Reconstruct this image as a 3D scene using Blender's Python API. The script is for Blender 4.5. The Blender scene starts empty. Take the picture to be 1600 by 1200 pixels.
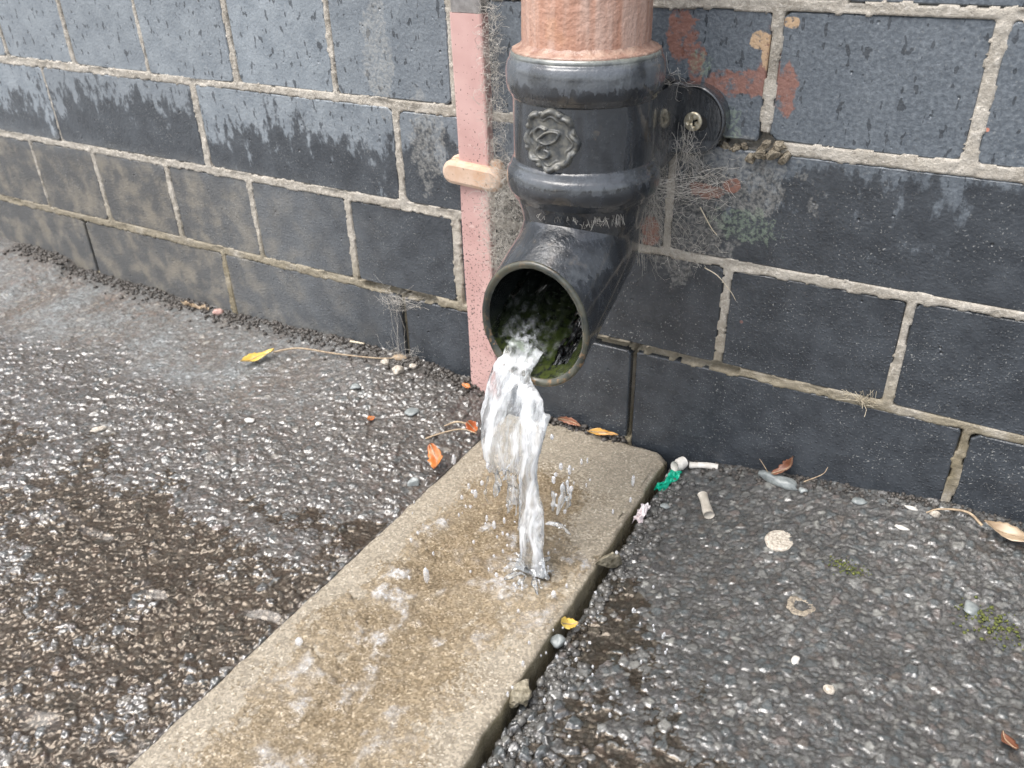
import bpy, bmesh, math, random
import numpy as np
from mathutils import Vector, Matrix

random.seed(7); RNG = np.random.default_rng(7)
scene = bpy.context.scene
COL = scene.collection

# ------------------------------------------------------------------ camera
cam_d = bpy.data.cameras.new('camera'); cam = bpy.data.objects.new('camera', cam_d); COL.objects.link(cam)
R_ = Vector((0.86282844, 0.50492509, -0.02403602)); U_ = Vector((-0.23892167, 0.44925506, 0.86086371)); F_ = Vector((-0.44546999, 0.73703497, -0.50826759))
mw = Matrix.Identity(4)
for i in range(3):
    mw[i][0] = R_[i]; mw[i][1] = U_[i]; mw[i][2] = -F_[i]
mw[0][3], mw[1][3], mw[2][3] = 0.24518991, -0.49528453, 0.35844146
cam.matrix_world = mw
cam_d.sensor_width = 36; cam_d.lens = 29.68; cam_d.clip_start = 0.01; cam_d.clip_end = 200
cam_d.dof.use_dof = True; cam_d.dof.focus_distance = 0.50; cam_d.dof.aperture_fstop = 14
scene.camera = cam
scene.cycles.use_adaptive_sampling = True; scene.cycles.adaptive_threshold = 0.02; scene.cycles.max_bounces = 6; scene.cycles.diffuse_bounces = 2; scene.cycles.glossy_bounces = 3; scene.cycles.transmission_bounces = 4; scene.cycles.transparent_max_bounces = 12

# ------------------------------------------------------------------ sky, sun, exposure
SUN_EL, SUN_AZ = math.radians(66), math.radians(216)          # azimuth clockwise from +Y
world = bpy.data.worlds.new('World'); scene.world = world; world.use_nodes = True
nt = world.node_tree; nt.nodes.clear()
sky = nt.nodes.new('ShaderNodeTexSky'); sky.sky_type = 'NISHITA'; sky.sun_disc = False
sky.sun_elevation = SUN_EL; sky.sun_rotation = SUN_AZ; sky.air_density = 1.0; sky.dust_density = 4.0; sky.ozone_density = 1.0
hs = nt.nodes.new('ShaderNodeHueSaturation'); hs.inputs['Saturation'].default_value = 0.38
bgn = nt.nodes.new('ShaderNodeBackground'); bgn.inputs['Strength'].default_value = 0.15
wo = nt.nodes.new('ShaderNodeOutputWorld')
nt.links.new(sky.outputs[0], hs.inputs['Color']); nt.links.new(hs.outputs[0], bgn.inputs[0]); nt.links.new(bgn.outputs[0], wo.inputs[0])
sd = bpy.data.lights.new('sun', 'SUN'); sd.energy = 1.0; sd.angle = math.radians(48); sd.color = (1.0, 0.96, 0.9)
sun = bpy.data.objects.new('sun', sd); COL.objects.link(sun)
sdir = Vector((math.sin(SUN_AZ)*math.cos(SUN_EL), math.cos(SUN_AZ)*math.cos(SUN_EL), math.sin(SUN_EL)))
sun.rotation_euler = sdir.to_track_quat('Z', 'Y').to_euler(); sun.location = sdir*5
vs = scene.view_settings; vs.view_transform = 'Standard'; vs.look = 'None'; vs.gamma = 1.0; vs.use_curve_mapping = False
vs.exposure = 1.35

# ------------------------------------------------------------------ numeric helpers
def vnoise(x, y, seed=0):
    r = np.random.default_rng(seed).random((256, 256))
    xi = np.floor(x).astype(np.int64); yi = np.floor(y).astype(np.int64)
    fx = x-xi; fy = y-yi; fx = fx*fx*(3-2*fx); fy = fy*fy*(3-2*fy)
    a = r[xi & 255, yi & 255]; b = r[(xi+1) & 255, yi & 255]; c = r[xi & 255, (yi+1) & 255]; d = r[(xi+1) & 255, (yi+1) & 255]
    return (a*(1-fx)+b*fx)*(1-fy)+(c*(1-fx)+d*fx)*fy
def fbm(x, y, seed=0, oct=4, gain=0.5):
    s = 0; a = 1; t = 0
    for o in range(oct):
        s = s+a*vnoise(x*2**o+17*o, y*2**o+31*o, seed+o); t += a; a *= gain
    return s/t
def sstep(a, b, x):
    t = np.clip((x-a)/(b-a), 0, 1); return t*t*(3-2*t)
def worley(x, y, cell, seed):
    """distance to nearest and second nearest feature (in cells), hash of nearest, offset to it"""
    g = np.random.default_rng(seed); jx = g.random((512, 512)).astype(np.float32); jy = g.random((512, 512)).astype(np.float32); hh = g.random((512, 512)).astype(np.float32)
    X = (x/cell).astype(np.float32); Y = (y/cell).astype(np.float32)
    xi = np.floor(X).astype(np.int32); yi = np.floor(Y).astype(np.int32)
    d1 = np.full(X.shape, 9, np.float32); d2 = d1.copy(); h = np.zeros_like(d1); ox = np.zeros_like(d1); oy = np.zeros_like(d1)
    for i in (-1, 0, 1):
        for j in (-1, 0, 1):
            a = (xi+i) & 511; b = (yi+j) & 511
            px = xi+i+jx[a, b]-X; py = yi+j+jy[a, b]-Y
            d = np.sqrt(px*px+py*py); m = d < d1
            d2 = np.where(m, d1, np.minimum(d2, d)); h = np.where(m, hh[a, b], h); ox = np.where(m, px, ox); oy = np.where(m, py, oy); d1 = np.where(m, d, d1)
    return d1, d2, h, ox, oy
def grid_quads(nu, nv, wrap_u=False):
    """index = v*nu+u"""
    u = np.arange(nu if wrap_u else nu-1); v = np.arange(nv-1)
    U, V = np.meshgrid(u, v); U = U.ravel(); V = V.ravel(); U2 = (U+1) % nu
    return np.stack([V*nu+U, V*nu+U2, (V+1)*nu+U2, (V+1)*nu+U], 1)

# ------------------------------------------------------------------ object helpers
def mesh_np(name, V, Q, smooth=True):
    V = np.asarray(V, np.float32).reshape(-1, 3); Q = np.asarray(Q, np.int32); k = Q.shape[1]
    me = bpy.data.meshes.new(name); me.vertices.add(len(V)); me.vertices.foreach_set('co', V.ravel())
    me.loops.add(Q.size); me.loops.foreach_set('vertex_index', Q.ravel())
    me.polygons.add(len(Q)); me.polygons.foreach_set('loop_start', np.arange(0, Q.size, k, dtype=np.int32)); me.polygons.foreach_set('loop_total', np.full(len(Q), k, np.int32))
    me.polygons.foreach_set('use_smooth', np.full(len(Q), smooth)); me.update(calc_edges=True); me.validate()
    return me
def mesh_py(name, V, Fc, smooth=False):
    me = bpy.data.meshes.new(name); me.from_pydata([tuple(v) for v in V], [], Fc); me.update()
    if smooth: me.polygons.foreach_set('use_smooth', [True]*len(me.polygons))
    return me
def obj(name, me, mat, parent=None, loc=None, rot=None):
    o = bpy.data.objects.new(name, me); COL.objects.link(o)
    if mat is not None and me is not None and not me.materials: me.materials.append(mat)
    if parent is not None: o.parent = parent
    if loc is not None: o.location = loc
    if rot is not None: o.rotation_euler = rot
    return o
def thing(name, label, cat, loc=(0, 0, 0), rot=(0, 0, 0), group=None):
    o = bpy.data.objects.new(name, None); o.empty_display_size = 0.02; COL.objects.link(o); o.location = loc; o.rotation_euler = rot
    return tag(o, label, cat, group)
def tag(o, label, cat, group=None, kind=None):
    o['label'] = label; o['category'] = cat
    if group: o['group'] = group
    if kind: o['kind'] = kind
    return o
def add_attr(me, name, arr):
    if arr.ndim == 2:
        a = me.attributes.new(name, 'FLOAT_COLOR', 'POINT'); a.data.foreach_set('color', np.concatenate([arr, np.ones((len(arr), 1))], 1).astype(np.float32).ravel())
    else:
        a = me.attributes.new(name, 'FLOAT', 'POINT'); a.data.foreach_set('value', arr.astype(np.float32).ravel())
def lathe(prof, n=72, cx=0, cy=0, bump=None):
    prof = np.array(prof); t = np.linspace(0, 2*np.pi, n, endpoint=False)
    R, T = np.meshgrid(prof[:, 0], t, indexing='ij'); Z = np.repeat(prof[:, 1][:, None], n, 1)
    if bump is not None: R = R+bump(T, Z)
    V = np.stack([cx+R*np.cos(T), cy+R*np.sin(T), Z], -1).reshape(-1, 3)
    return V, grid_quads(n, len(prof), True)
def spline(pts, n):
    P = np.array(pts, float); t = np.linspace(0, 1, len(P)); q = np.linspace(0, 1, n)
    d = np.gradient(P, t, axis=0); out = []
    for s in q:
        i = min(int(s*(len(P)-1)), len(P)-2); h = t[i+1]-t[i]; u = (s-t[i])/h
        out.append((2*u**3-3*u*u+1)*P[i]+(u**3-2*u*u+u)*h*d[i]+(-2*u**3+3*u*u)*P[i+1]+(u**3-u*u)*h*d[i+1])
    return np.array(out)
def tubes(lines, rad, sides=3):
    """many polylines -> one vert/quad set. rad: number or list of arrays"""
    VV = []; QQ = []; off = 0
    for k, L in enumerate(lines):
        L = np.asarray(L, float); n = len(L); r = rad[k] if isinstance(rad, (list, tuple)) else rad
        r = np.broadcast_to(np.asarray(r, float), (n,))
        T = np.gradient(L, axis=0); T /= np.linalg.norm(T, axis=1)[:, None]+1e-12
        ref = np.array([0.3, 0.2, 1.0]) if abs(T[0][2]) < 0.9 else np.array([1.0, 0.2, 0])
        A = np.cross(T, ref); A /= np.linalg.norm(A, axis=1)[:, None]+1e-12; B = np.cross(T, A)
        a = np.linspace(0, 2*np.pi, sides, endpoint=False)
        V = L[:, None, :]+r[:, None, None]*(A[:, None, :]*np.cos(a)[None, :, None]+B[:, None, :]*np.sin(a)[None, :, None])
        VV.append(V.reshape(-1, 3)); QQ.append(grid_quads(sides, n, True)+off); off += n*sides
    return np.concatenate(VV), np.concatenate(QQ)

# ------------------------------------------------------------------ material helpers
class NB:
    def __init__(s, name):
        s.m = bpy.data.materials.new(name); s.m.use_nodes = True; s.t = s.m.node_tree; s.t.nodes.clear()
        s.out = s.t.nodes.new('ShaderNodeOutputMaterial')
        g = s.t.nodes.new('ShaderNodeNewGeometry'); s.pos = g.outputs['Position']; s.nrm = g.outputs['Normal']
        s.oi = s.t.nodes.new('ShaderNodeObjectInfo')
    def set(s, sock, v):
        if hasattr(v, 'is_output'): s.t.links.new(v, sock)
        elif isinstance(v, (tuple, list)) and sock.type == 'RGBA' and len(v) == 3: sock.default_value = (*v, 1)
        else: sock.default_value = v
    def math(s, op, a, b=0.5, clamp=False):
        n = s.t.nodes.new('ShaderNodeMath'); n.operation = op; n.use_clamp = clamp; s.set(n.inputs[0], a); s.set(n.inputs[1], b); return n.outputs[0]
    def vmath(s, op, a, b=(0, 0, 0)):
        n = s.t.nodes.new('ShaderNodeVectorMath'); n.operation = op; s.set(n.inputs[0], a); s.set(n.inputs[1], b)
        return n.outputs['Value'] if op in ('LENGTH', 'DISTANCE', 'DOT_PRODUCT') else n.outputs[0]
    def scaled(s, v=(1, 1, 1), vec=None): return s.vmath('MULTIPLY', vec or s.pos, v)
    def noise(s, scale, detail=3, rough=0.55, vec=None, dist=0, color=False):
        n = s.t.nodes.new('ShaderNodeTexNoise'); s.set(n.inputs['Vector'], vec or s.pos); n.inputs['Scale'].default_value = scale; n.inputs['Detail'].default_value = detail
        n.inputs['Roughness'].default_value = rough; n.inputs['Distortion'].default_value = dist
        return n.outputs['Color' if color else 'Fac']
    def voro(s, scale, vec=None, feat='F1', out='Distance'):
        n = s.t.nodes.new('ShaderNodeTexVoronoi'); n.feature = feat; s.set(n.inputs['Vector'], vec or s.pos); n.inputs['Scale'].default_value = scale; return n.outputs[out]
    def rng(s, v, a, b, c=0.0, d=1.0, smooth=True):
        n = s.t.nodes.new('ShaderNodeMapRange'); n.interpolation_type = 'SMOOTHSTEP' if smooth else 'LINEAR'
        s.set(n.inputs[0], v); s.set(n.inputs[1], a); s.set(n.inputs[2], b); s.set(n.inputs[3], c); s.set(n.inputs[4], d); return n.outputs[0]
    def mix(s, f, a, b, typ='MIX'):
        n = s.t.nodes.new('ShaderNodeMix'); n.data_type = 'RGBA'; n.blend_type = typ; s.set(n.inputs[0], f); s.set(n.inputs[6], a); s.set(n.inputs[7], b); return n.outputs[2]
    def fmix(s, f, a, b):
        n = s.t.nodes.new('ShaderNodeMix'); n.data_type = 'FLOAT'; s.set(n.inputs[0], f); s.set(n.inputs[2], a); s.set(n.inputs[3], b); return n.outputs[0]
    def xyz(s, v=None):
        n = s.t.nodes.new('ShaderNodeSeparateXYZ'); s.set(n.inputs[0], v or s.pos); return n.outputs
    def attr(s, name, fac=False):
        n = s.t.nodes.new('ShaderNodeAttribute'); n.attribute_name = name; return n.outputs['Fac' if fac else 'Color']
    def bump(s, h, strength=0.5, dist=0.001, prev=None):
        n = s.t.nodes.new('ShaderNodeBump'); n.inputs['Strength'].default_value = strength; n.inputs['Distance'].default_value = dist; s.set(n.inputs['Height'], h)
        if prev is not None: s.set(n.inputs['Normal'], prev)
        return n.outputs[0]
    def bumps(s, items):
        acc = None
        for h, d in items:
            t = s.math('MULTIPLY', h, d); acc = t if acc is None else s.math('ADD', acc, t)
        return s.bump(acc, 1.0, 1.0)
    def ell(s, items, wob=0.35, scale=90):
        """soft mask of stains lying on the wall: items (x, z, rx, rz); ragged edge"""
        n = s.noise(scale, 4, 0.6); acc = None
        for (x, z, rx, rz) in items:
            d = s.vmath('LENGTH', s.vmath('MULTIPLY', s.vmath('SUBTRACT', s.pos, (x, 0, z)), (1/rx, 0, 1/rz)))
            acc = d if acc is None else s.math('MINIMUM', acc, d)
        return s.rng(s.math('ADD', acc, s.math('MULTIPLY', s.math('SUBTRACT', n, 0.5), wob*6)), 1.08, 0.92)
    def bsdf(s, col, rough=0.5, normal=None, **kw):
        b = s.t.nodes.new('ShaderNodeBsdfPrincipled'); s.set(b.inputs['Base Color'], col); s.set(b.inputs['Roughness'], rough)
        if normal is not None: s.set(b.inputs['Normal'], normal)
        for k, v in kw.items(): s.set(b.inputs[k], v)
        s.b = b; return b
    def done(s, sh=None):
        s.t.links.new((sh or s.b).outputs[0], s.out.inputs['Surface']); return s.m

# ------------------------------------------------------------------ materials
def mat_brick():
    n = NB('blue_brick'); x, y, z = n.xyz()
    fine = n.noise(420, 4, 0.6); mid = n.noise(48, 4, 0.6); big = n.noise(11, 3, 0.5)
    rnd = n.oi.outputs['Random']
    dry = n.mix(n.rng(mid, 0.25, 0.75), (0.165, 0.190, 0.215), (0.275, 0.305, 0.330))
    pit = n.noise(520, 3, 0.65); dry = n.mix(n.rng(fine, 0.54, 0.70, 0, 0.55), dry, (0.34, 0.36, 0.375)); dry = n.mix(n.rng(pit, 0.42, 0.30, 0, 0.8), dry, (0.05, 0.056, 0.066))
    dry = n.mix(n.rng(rnd, 0, 1, 0.0, 0.5), dry, (0.150, 0.165, 0.180))
    wet = n.mix(n.rng(mid, 0.3, 0.7), (0.018, 0.021, 0.026), (0.042, 0.048, 0.056))
    dry = n.mix(n.rng(x, -0.26, 0.02, 0.0, 0.80, False), dry, n.mix(n.rng(fine, 0.35, 0.7), (0.052, 0.063, 0.077), (0.115, 0.133, 0.152)))  # left end stays paler: its sheen is put into the dry colour
    # how far the rain has soaked each height: patchy runs, dark blots on the drier courses
    soak = n.rng(z, 0.262, 0.085, 0.0, 1.0, False)
    soak = n.math('ADD', soak, n.rng(x, 0.05, 0.30, 0.0, 0.10, False))
    soak = n.math('ADD', soak, n.math('MULTIPLY', n.math('SUBTRACT', rnd, 0.5), 0.14)); soak = n.math('ADD', soak, n.math('MULTIPLY', n.math('SUBTRACT', n.noise(14, 2, 0.5), 0.5), 0.55))
    run = n.noise(1.0, 3, 0.58, n.scaled((88, 40, 46)))
    run2 = n.noise(1.0, 3, 0.6, n.scaled((210, 90, 120)))
    pat = n.math('ADD', n.math('ADD', n.math('MULTIPLY', run, 0.45), n.math('MULTIPLY', run2, 0.22)), n.math('MULTIPLY', n.noise(1.0, 3, 0.6, n.scaled((34, 30, 26))), 0.36))
    wm = n.rng(n.math('ADD', pat, n.math('MULTIPLY', soak, 0.62)), 0.715, 0.79)
    blots = n.rng(n.noise(1.0, 2, 0.5, n.scaled((230, 60, 105))), 0.615, 0.65)
    wm = n.math('MAXIMUM', wm, n.math('MULTIPLY', blots, 0.85))
    # dry dusty foot of the wall at the far end
    dusty = n.math('MULTIPLY', n.rng(x, -0.12, -0.42), n.rng(z, 0.165, 0.135))
    wm = n.math('MULTIPLY', wm, n.math('SUBTRACT', 1.0, n.math('MULTIPLY', dusty, 0.8)))
    col = n.mix(n.math('MULTIPLY', wm, 0.9), dry, wet)
    dirtn = n.rng(n.noise(38, 5, 0.62), 0.42, 0.68)
    col = n.mix(n.math('MULTIPLY', dusty, 0.85), col, n.mix(dirtn, (0.075, 0.072, 0.068), (0.20, 0.175, 0.135)))
    # pale bloom, spalled red body, paint splashes, algae near the pipe
    bloom = n.math('MULTIPLY', n.ell([(0.10, 0.205, 0.045, 0.022), (0.075, 0.165, 0.03, 0.03), (-0.157, 0.255, 0.012, 0.045), (-0.12, 0.20, 0.015, 0.03)], 0.45, 60), n.rng(fine, 0.30, 0.70))
    col = n.mix(n.math('MULTIPLY', bloom, 0.45), col, (0.36, 0.35, 0.32))
    red = n.ell([(0.066, 0.283, 0.009, 0.014), (0.076, 0.266, 0.005, 0.013), (0.103, 0.259, 0.021, 0.007), (0.118, 0.268, 0.006, 0.018), (0.129, 0.256, 0.006, 0.014), (0.088, 0.194, 0.011, 0.005), (0.055, 0.162, 0.006, 0.012), (0.105, 0.200, 0.006, 0.004)], 0.30, 130)
    col = n.mix(n.math('MULTIPLY', n.math('MULTIPLY', red, n.rng(n.noise(170, 4, 0.65), 0.34, 0.50)), 0.85), col, n.mix(fine, (0.15, 0.062, 0.045), (0.34, 0.17, 0.125)))
    crm = n.ell([(0.112, 0.282, 0.007, 0.005), (0.127, 0.292, 0.004, 0.003), (0.117, 0.277, 0.004, 0.009)], 0.22, 160)
    col = n.mix(n.math('MULTIPLY', crm, n.rng(fine, 0.3, 0.5)), col, (0.46, 0.32, 0.20))
    alg = n.math('MULTIPLY', n.ell([(0.078, 0.268, 0.006, 0.008), (0.100, 0.236, 0.006, 0.009), (0.115, 0.176, 0.02, 0.01)], 0.4, 150), n.rng(fine, 0.4, 0.6, 0, 0.45))
    col = n.mix(alg, col, (0.22, 0.28, 0.20))
    dots = n.rng(n.voro(58), 0.075, 0.055); dots = n.math('MULTIPLY', dots, n.rng(n.voro(58, out='Color'), 0.80, 0.82))
    col = n.mix(n.math('MULTIPLY', dots, n.rng(x, 0.1, 0.16)), col, (0.50, 0.20, 0.14))
    flecks = n.rng(n.noise(760, 2, 0.5), 0.62, 0.74, 0, 0.55); col = n.mix(n.math('MULTIPLY', n.math('MULTIPLY', flecks, n.rng(n.noise(30, 3), 0.36, 0.6)), n.rng(z, 0.30, 0.1, 0.4, 1)), col, (0.42, 0.42, 0.40))  # pale grain flecks, also tiny wet glints painted in, stronger low down
    rough = n.math('ADD', n.fmix(wm, 0.40, 0.13), n.math('MULTIPLY', dusty, 0.35))
    rough = n.math('ADD', rough, n.math('MULTIPLY', n.math('SUBTRACT', fine, 0.5), 0.25))
    drops = n.rng(n.voro(430), 0.42, 0.05)
    b = n.bumps([(big, 0.0020), (mid, 0.0008), (fine, 0.00055), (n.math('MULTIPLY', drops, n.rng(z, 0.24, 0.08)), 0.0003), (n.rng(n.voro(75), 0.10, 0.0), -0.0010)])
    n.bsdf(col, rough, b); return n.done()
def mat_mortar():
    n = NB('mortar'); x, y, z = n.xyz(); fine = n.noise(520, 4, 0.7); mid = n.noise(60, 4, 0.6)
    col = n.mix(n.rng(mid, 0.3, 0.7), (0.29, 0.26, 0.215), (0.45, 0.415, 0.36)); col = n.mix(n.rng(fine, 0.5, 0.75), col, (0.60, 0.56, 0.50)); col = n.mix(n.rng(fine, 0.42, 0.28, 0, 0.75), col, (0.10, 0.09, 0.08))
    low = n.math('MULTIPLY', n.rng(z, 0.12, 0.055), n.rng(n.noise(28, 3), 0.22, 0.5)); col = n.mix(n.math('MULTIPLY', low, 0.85), col, n.mix(mid, (0.10, 0.085, 0.05), (0.26, 0.21, 0.12)))
    n.bsdf(col, 0.75, n.bumps([(fine, 0.0011), (mid, 0.001)])); return n.done()
def mat_ground():
    n = NB('wet_asphalt'); a = n.attr('col'); w = n.attr('wet', True); fine = n.noise(1100, 3, 0.6); mid = n.noise(330, 3, 0.6)
    col = n.mix(n.rng(fine, 0.3, 0.75, 0, 0.5), a, n.mix(0.5, a, (0.20, 0.19, 0.18))); col = n.mix(n.rng(mid, 0.5, 0.3, 0, 0.5), col, (0.02, 0.019, 0.018))
    rough = n.math('ADD', n.fmix(w, 0.6, 0.22), n.math('MULTIPLY', mid, 0.14))
    n.bsdf(col, rough, n.bumps([(fine, 0.00018), (mid, 0.0005)]), **{'Coat Weight': n.rng(w, 0.35, 0.8), 'Coat Roughness': 0.085, 'Coat IOR': 1.55, 'Coat Normal': n.bump(mid, 0.25, 0.0006)}); return n.done()
def mat_slab():
    n = NB('concrete'); x, y, z = n.xyz(); grain = n.voro(900, out='Color'); gv = n.xyz(grain)[0]; fine = n.noise(1300, 3, 0.6); mid = n.noise(34, 4, 0.6)
    col = n.mix(n.rng(gv, 0.15, 0.85), (0.125, 0.098, 0.064), (0.31, 0.262, 0.193)); col = n.mix(n.rng(gv, 0.94, 0.97), col, (0.48, 0.43, 0.35)); col = n.mix(n.rng(fine, 0.36, 0.26), col, (0.06, 0.045, 0.03))
    soak = n.attr('soak', True); s2 = n.math('ADD', soak, n.math('MULTIPLY', n.math('SUBTRACT', mid, 0.5), 1.1))
    dry = n.mix(0.34, col, (0.38, 0.35, 0.295)); c = n.mix(n.rng(s2, 0.2, 0.75), dry, n.mix(0.22, col, (0.225, 0.185, 0.13)))
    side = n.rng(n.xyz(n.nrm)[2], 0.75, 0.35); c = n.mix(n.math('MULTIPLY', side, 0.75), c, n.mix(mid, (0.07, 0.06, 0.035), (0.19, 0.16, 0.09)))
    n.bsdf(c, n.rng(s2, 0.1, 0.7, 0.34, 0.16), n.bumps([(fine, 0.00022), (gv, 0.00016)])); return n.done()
def mat_shoe():
    n = NB('black_pipe_paint'); x, y, z = n.xyz(); fine = n.noise(700, 3, 0.6); mid = n.noise(70, 4, 0.6); run = n.noise(1.0, 3, 0.6, n.scaled((190, 190, 50)))
    col = n.mix(n.rng(run, 0.30, 0.75), (0.009, 0.010, 0.012), (0.022, 0.026, 0.032)); col = n.mix(n.rng(mid, 0.55, 0.75, 0, 0.35), col, (0.085, 0.094, 0.10))
    col = n.mix(n.rng(fine, 0.66, 0.76, 0, 0.4), col, (0.26, 0.26, 0.24))
    rust = n.math('MULTIPLY', n.rng(n.noise(95, 3), 0.62, 0.75), 0.35); col = n.mix(rust, col, (0.13, 0.10, 0.065))
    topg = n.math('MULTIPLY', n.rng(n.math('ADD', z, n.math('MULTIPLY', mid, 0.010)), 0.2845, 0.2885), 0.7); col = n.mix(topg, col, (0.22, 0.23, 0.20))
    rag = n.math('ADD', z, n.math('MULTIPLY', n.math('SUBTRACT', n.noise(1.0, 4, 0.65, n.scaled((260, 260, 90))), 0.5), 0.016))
    band = n.math('MAXIMUM', n.math('MULTIPLY', n.rng(rag, 0.2685, 0.2695), n.rng(z, 0.283, 0.2795)), n.math('MULTIPLY', n.math('MULTIPLY', n.rng(rag, 0.2175, 0.2185), n.rng(z, 0.2285, 0.2255)), 0.6))  # sky sheen on the ring tops, painted in as a paler ragged band
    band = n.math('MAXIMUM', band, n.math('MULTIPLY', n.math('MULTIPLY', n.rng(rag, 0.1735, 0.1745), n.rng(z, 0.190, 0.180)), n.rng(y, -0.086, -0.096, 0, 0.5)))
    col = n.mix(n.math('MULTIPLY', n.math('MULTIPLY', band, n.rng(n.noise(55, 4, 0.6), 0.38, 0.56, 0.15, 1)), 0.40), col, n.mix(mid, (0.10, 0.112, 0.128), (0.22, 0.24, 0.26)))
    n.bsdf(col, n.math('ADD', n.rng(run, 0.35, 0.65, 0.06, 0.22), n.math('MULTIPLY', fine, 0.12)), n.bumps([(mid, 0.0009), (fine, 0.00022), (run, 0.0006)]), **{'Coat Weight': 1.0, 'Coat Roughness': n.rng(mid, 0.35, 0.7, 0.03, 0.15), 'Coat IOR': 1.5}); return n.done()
def mat_bore():
    n = NB('pipe_bore'); x, y, z = n.xyz(); fine = n.noise(300, 4, 0.6)
    g = n.math('MULTIPLY', n.rng(z, 0.150, 0.118), n.rng(fine, 0.3, 0.6)); col = n.mix(g, (0.010, 0.012, 0.012), (0.040, 0.050, 0.014))
    n.bsdf(col, 0.10, n.bump(n.noise(60, 2), 0.3, 0.0012)); return n.done()
def mat_rim():
    n = NB('worn_rim'); fine = n.noise(300, 4, 0.65); mid = n.noise(60, 3); z = n.xyz()[2]
    col = n.mix(n.rng(mid, 0.35, 0.65), (0.025, 0.030, 0.028), (0.075, 0.074, 0.055)); col = n.mix(n.math('MULTIPLY', n.rng(fine, 0.52, 0.68), n.rng(z, 0.15, 0.12, 0.25, 1)), col, (0.20, 0.12, 0.06)); col = n.mix(n.rng(fine, 0.42, 0.3, 0, 0.6), col, (0.03, 0.035, 0.035))
    n.bsdf(col, 0.22, n.bump(fine, 0.4, 0.0006)); return n.done()
def mat_brownpipe():
    n = NB('terracotta_paint'); x, y, z = n.xyz(); drip = n.noise(1.0, 3, 0.5, n.scaled((150, 150, 12))); orange_peel = n.noise(330, 2, 0.5); mid = n.noise(40, 3)
    col = n.mix(n.rng(drip, 0.36, 0.68), (0.40, 0.215, 0.15), (0.50, 0.345, 0.28)); col = n.mix(n.rng(mid, 0.55, 0.7, 0, 0.6), col, (0.47, 0.25, 0.145)); col = n.mix(n.rng(n.noise(600, 2), 0.66, 0.74, 0, 0.5), col, (0.10, 0.06, 0.04))
    n.bsdf(col, 0.30, n.bump(orange_peel, 0.55, 0.0016, n.bump(drip, 0.5, 0.002))); return n.done()
def mat_pink():
    n = NB('pink_sheath'); z = n.xyz()[2]; sp = n.noise(520, 3, 0.6); mid = n.noise(30, 3)
    col = n.mix(n.rng(mid, 0.3, 0.7), (0.47, 0.285, 0.26), (0.56, 0.365, 0.335)); thr = n.rng(z, 0.30, 0.10, 0.32, 0.415, False)
    d = n.math('SUBTRACT', thr, sp); col = n.mix(n.rng(d, 0.0, 0.03), col, (0.05, 0.04, 0.038)); col = n.mix(n.rng(n.noise(160, 3), 0.66, 0.74, 0, 0.5), col, (0.68, 0.52, 0.48))
    n.bsdf(col, 0.38, n.bump(sp, 0.2, 0.0004)); return n.done()
def mat_clip():
    n = NB('tan_clip'); sp = n.noise(420, 4, 0.65); mid = n.noise(60, 3)
    col = n.mix(n.rng(mid, 0.35, 0.65), (0.50, 0.32, 0.21), (0.58, 0.43, 0.33)); col = n.mix(n.rng(sp, 0.60, 0.68, 0, 0.7), col, (0.16, 0.10, 0.06)); n.bsdf(col, 0.45, n.bump(sp, 0.3, 0.0004)); return n.done()
def mat_plain(name, a, b, scale=200, rough=0.6, bump=0.4, dist=0.0006, **kw):
    n = NB(name); f = n.noise(scale, 4, 0.62); n.bsdf(n.mix(n.rng(f, 0.3, 0.7), a, b), rough, n.bump(f, bump, dist), **kw); return n.done()
def mat_leaf(name, a, b, vein):
    n = NB(name); f = n.noise(190, 4, 0.6); g = n.noise(60, 2); col = n.mix(n.rng(g, 0.35, 0.65), a, b); col = n.mix(n.rng(f, 0.60, 0.72, 0, 0.7), col, vein); n.bsdf(col, 0.32, n.bump(f, 0.4, 0.0006)); return n.done()
def mat_water_film(name, tint=(0.86, 0.82, 0.76), scale=90, amp=0.0012, foam=None):
    """clear shallow water: Fresnel reflection over what lies below"""
    n = NB(name); r = n.noise(scale, 3, 0.5, dist=0.4); b = n.bump(r, 0.8, amp)
    tr = n.t.nodes.new('ShaderNodeBsdfTransparent'); n.set(tr.inputs[0], tint)
    gl = n.t.nodes.new('ShaderNodeBsdfGlossy'); n.set(gl.inputs['Color'], (1, 1, 1)); n.set(gl.inputs['Roughness'], 0.03); n.set(gl.inputs['Normal'], b)
    fr = n.t.nodes.new('ShaderNodeFresnel'); n.set(fr.inputs['IOR'], 1.33); n.set(fr.inputs['Normal'], b)
    mx = n.t.nodes.new('ShaderNodeMixShader'); n.set(mx.inputs[0], fr.outputs[0]); n.t.links.new(tr.outputs[0], mx.inputs[1]); n.t.links.new(gl.outputs[0], mx.inputs[2]); sh = mx
    if foam is not None:
        di = n.t.nodes.new('ShaderNodeBsdfPrincipled'); n.set(di.inputs['Base Color'], (0.86, 0.88, 0.9)); n.set(di.inputs['Roughness'], 0.25); n.set(di.inputs['Normal'], b)
        m2 = n.t.nodes.new('ShaderNodeMixShader'); f = n.math('MULTIPLY', n.attr('foam', True), n.rng(n.noise(foam, 4, 0.65), 0.36, 0.76)); n.set(m2.inputs[0], f)
        n.t.links.new(mx.outputs[0], m2.inputs[1]); n.t.links.new(di.outputs[0], m2.inputs[2]); sh = m2
    return n.done(sh)
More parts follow.
